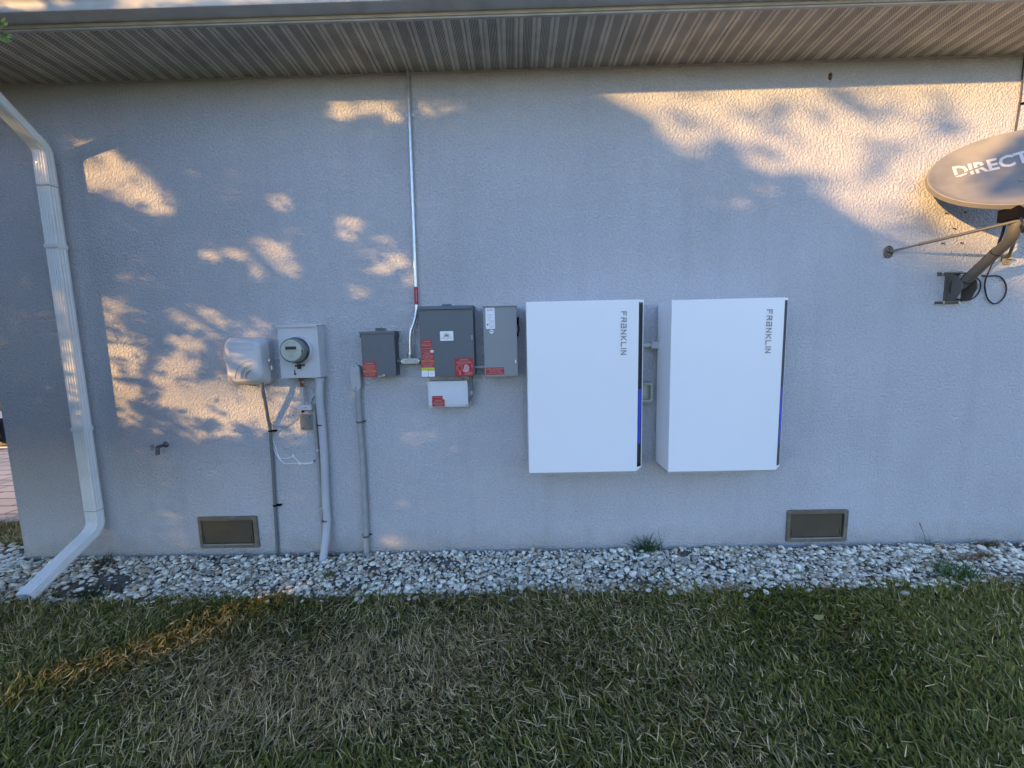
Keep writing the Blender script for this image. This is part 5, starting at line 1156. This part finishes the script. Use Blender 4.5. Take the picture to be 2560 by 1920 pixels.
den = np.maximum(den, .40*np.clip(1.7-1.2*np.hypot((x-3.68)/.36, (z-2.46)/.20), 0, 1)*(.4+1.2*np.clip(speck(x, z, 21)+.4, 0, 1)))
den = np.maximum(den, .10*np.clip(speck(x, z, 33)*2.2-.15, 0, 1)*(x < 3.0))
P = lift(x, z, tt); keep = (rng.uniform(size=n) < den*.42) & ~in_frame(P)
t = thing('shade_tree', (-6.0, -6.2, 0), 'second leafy green tree behind the photographer, shading the wall above the batteries', 'tree')
leaves(P[keep], .070, t)
mk('trunk', BARK, t, lambda bm: limbs(bm, Vector((-6.4, -6.3, -.05)), Vector((-6.1, -5.9, 4.6)), .16, [(.55, (-5.0, -5.2, 3.9), .05), (.6, (-7.2, -6.4, 4.2), .05), (.7, (-5.6, -5.8, 5.0), .045)]))
# a row of taller trees across the lawn: the broad soft-edged shade
def top_z(x):
    return np.interp(x, [-6, .2, .55, .8, 1.05, 1.4, 1.95, 2.3, 2.9, 3.7, 4.1, 9], [3.4, 3.4, 3.15, 2.75, 2.52, 2.44, 2.36, 2.24, 2.10, 1.88, .25, .2])
n = 90000
x = rng.uniform(-6.0, 9, n); z = rng.uniform(-3.2, 3.4, n); tt = rng.uniform(13, 18, n)
keep = z < top_z(x)+rng.normal(size=n)*.05
P_ = lift(x, z, tt)
keep &= (x > .30+.40*(z < 0)) | (x < -4.1) | (z < -1.2) | (rng.uniform(size=n) < .05*np.clip(.75+.9*fbm(x*1.3, z*1.3, 91), .25, 1.6))
keep &= P_[:, 2] > .3
P = P_[keep]; xs = P[:, 0]
cuts = np.quantile(xs, [0, .25, .5, .75, 1.0])
KIND = ['broad dark green tree at the sunset end of the row behind the photographer', 'tall green tree, second of the row behind the photographer', 'tall green tree, third of the row behind the photographer', 'green tree at the far end of the row behind the photographer']
for k in range(4):
    s = (xs >= cuts[k]) & (xs <= cuts[k+1]); cx = float(xs[s].mean()); cy = float(P[s][:, 1].mean())
    t = thing('shade_tree', (cx, cy, 0), KIND[k], 'tree', 'row of trees behind the photographer')
    leaves(P[s], .20, t)
    mk('trunk', BARK, t, lambda bm: limbs(bm, Vector((cx, cy, -.05)), Vector((cx+.1, cy, 6.0)), .22, [(.4, (cx-1.2, cy+.5, 4.2), .09), (.5, (cx+1.3, cy-.4, 5.0), .09), (.6, (cx-.6, cy-1.0, 6.0), .08)]))
for o in list(S.objects):
    if '_loc' in o: del o['_loc']
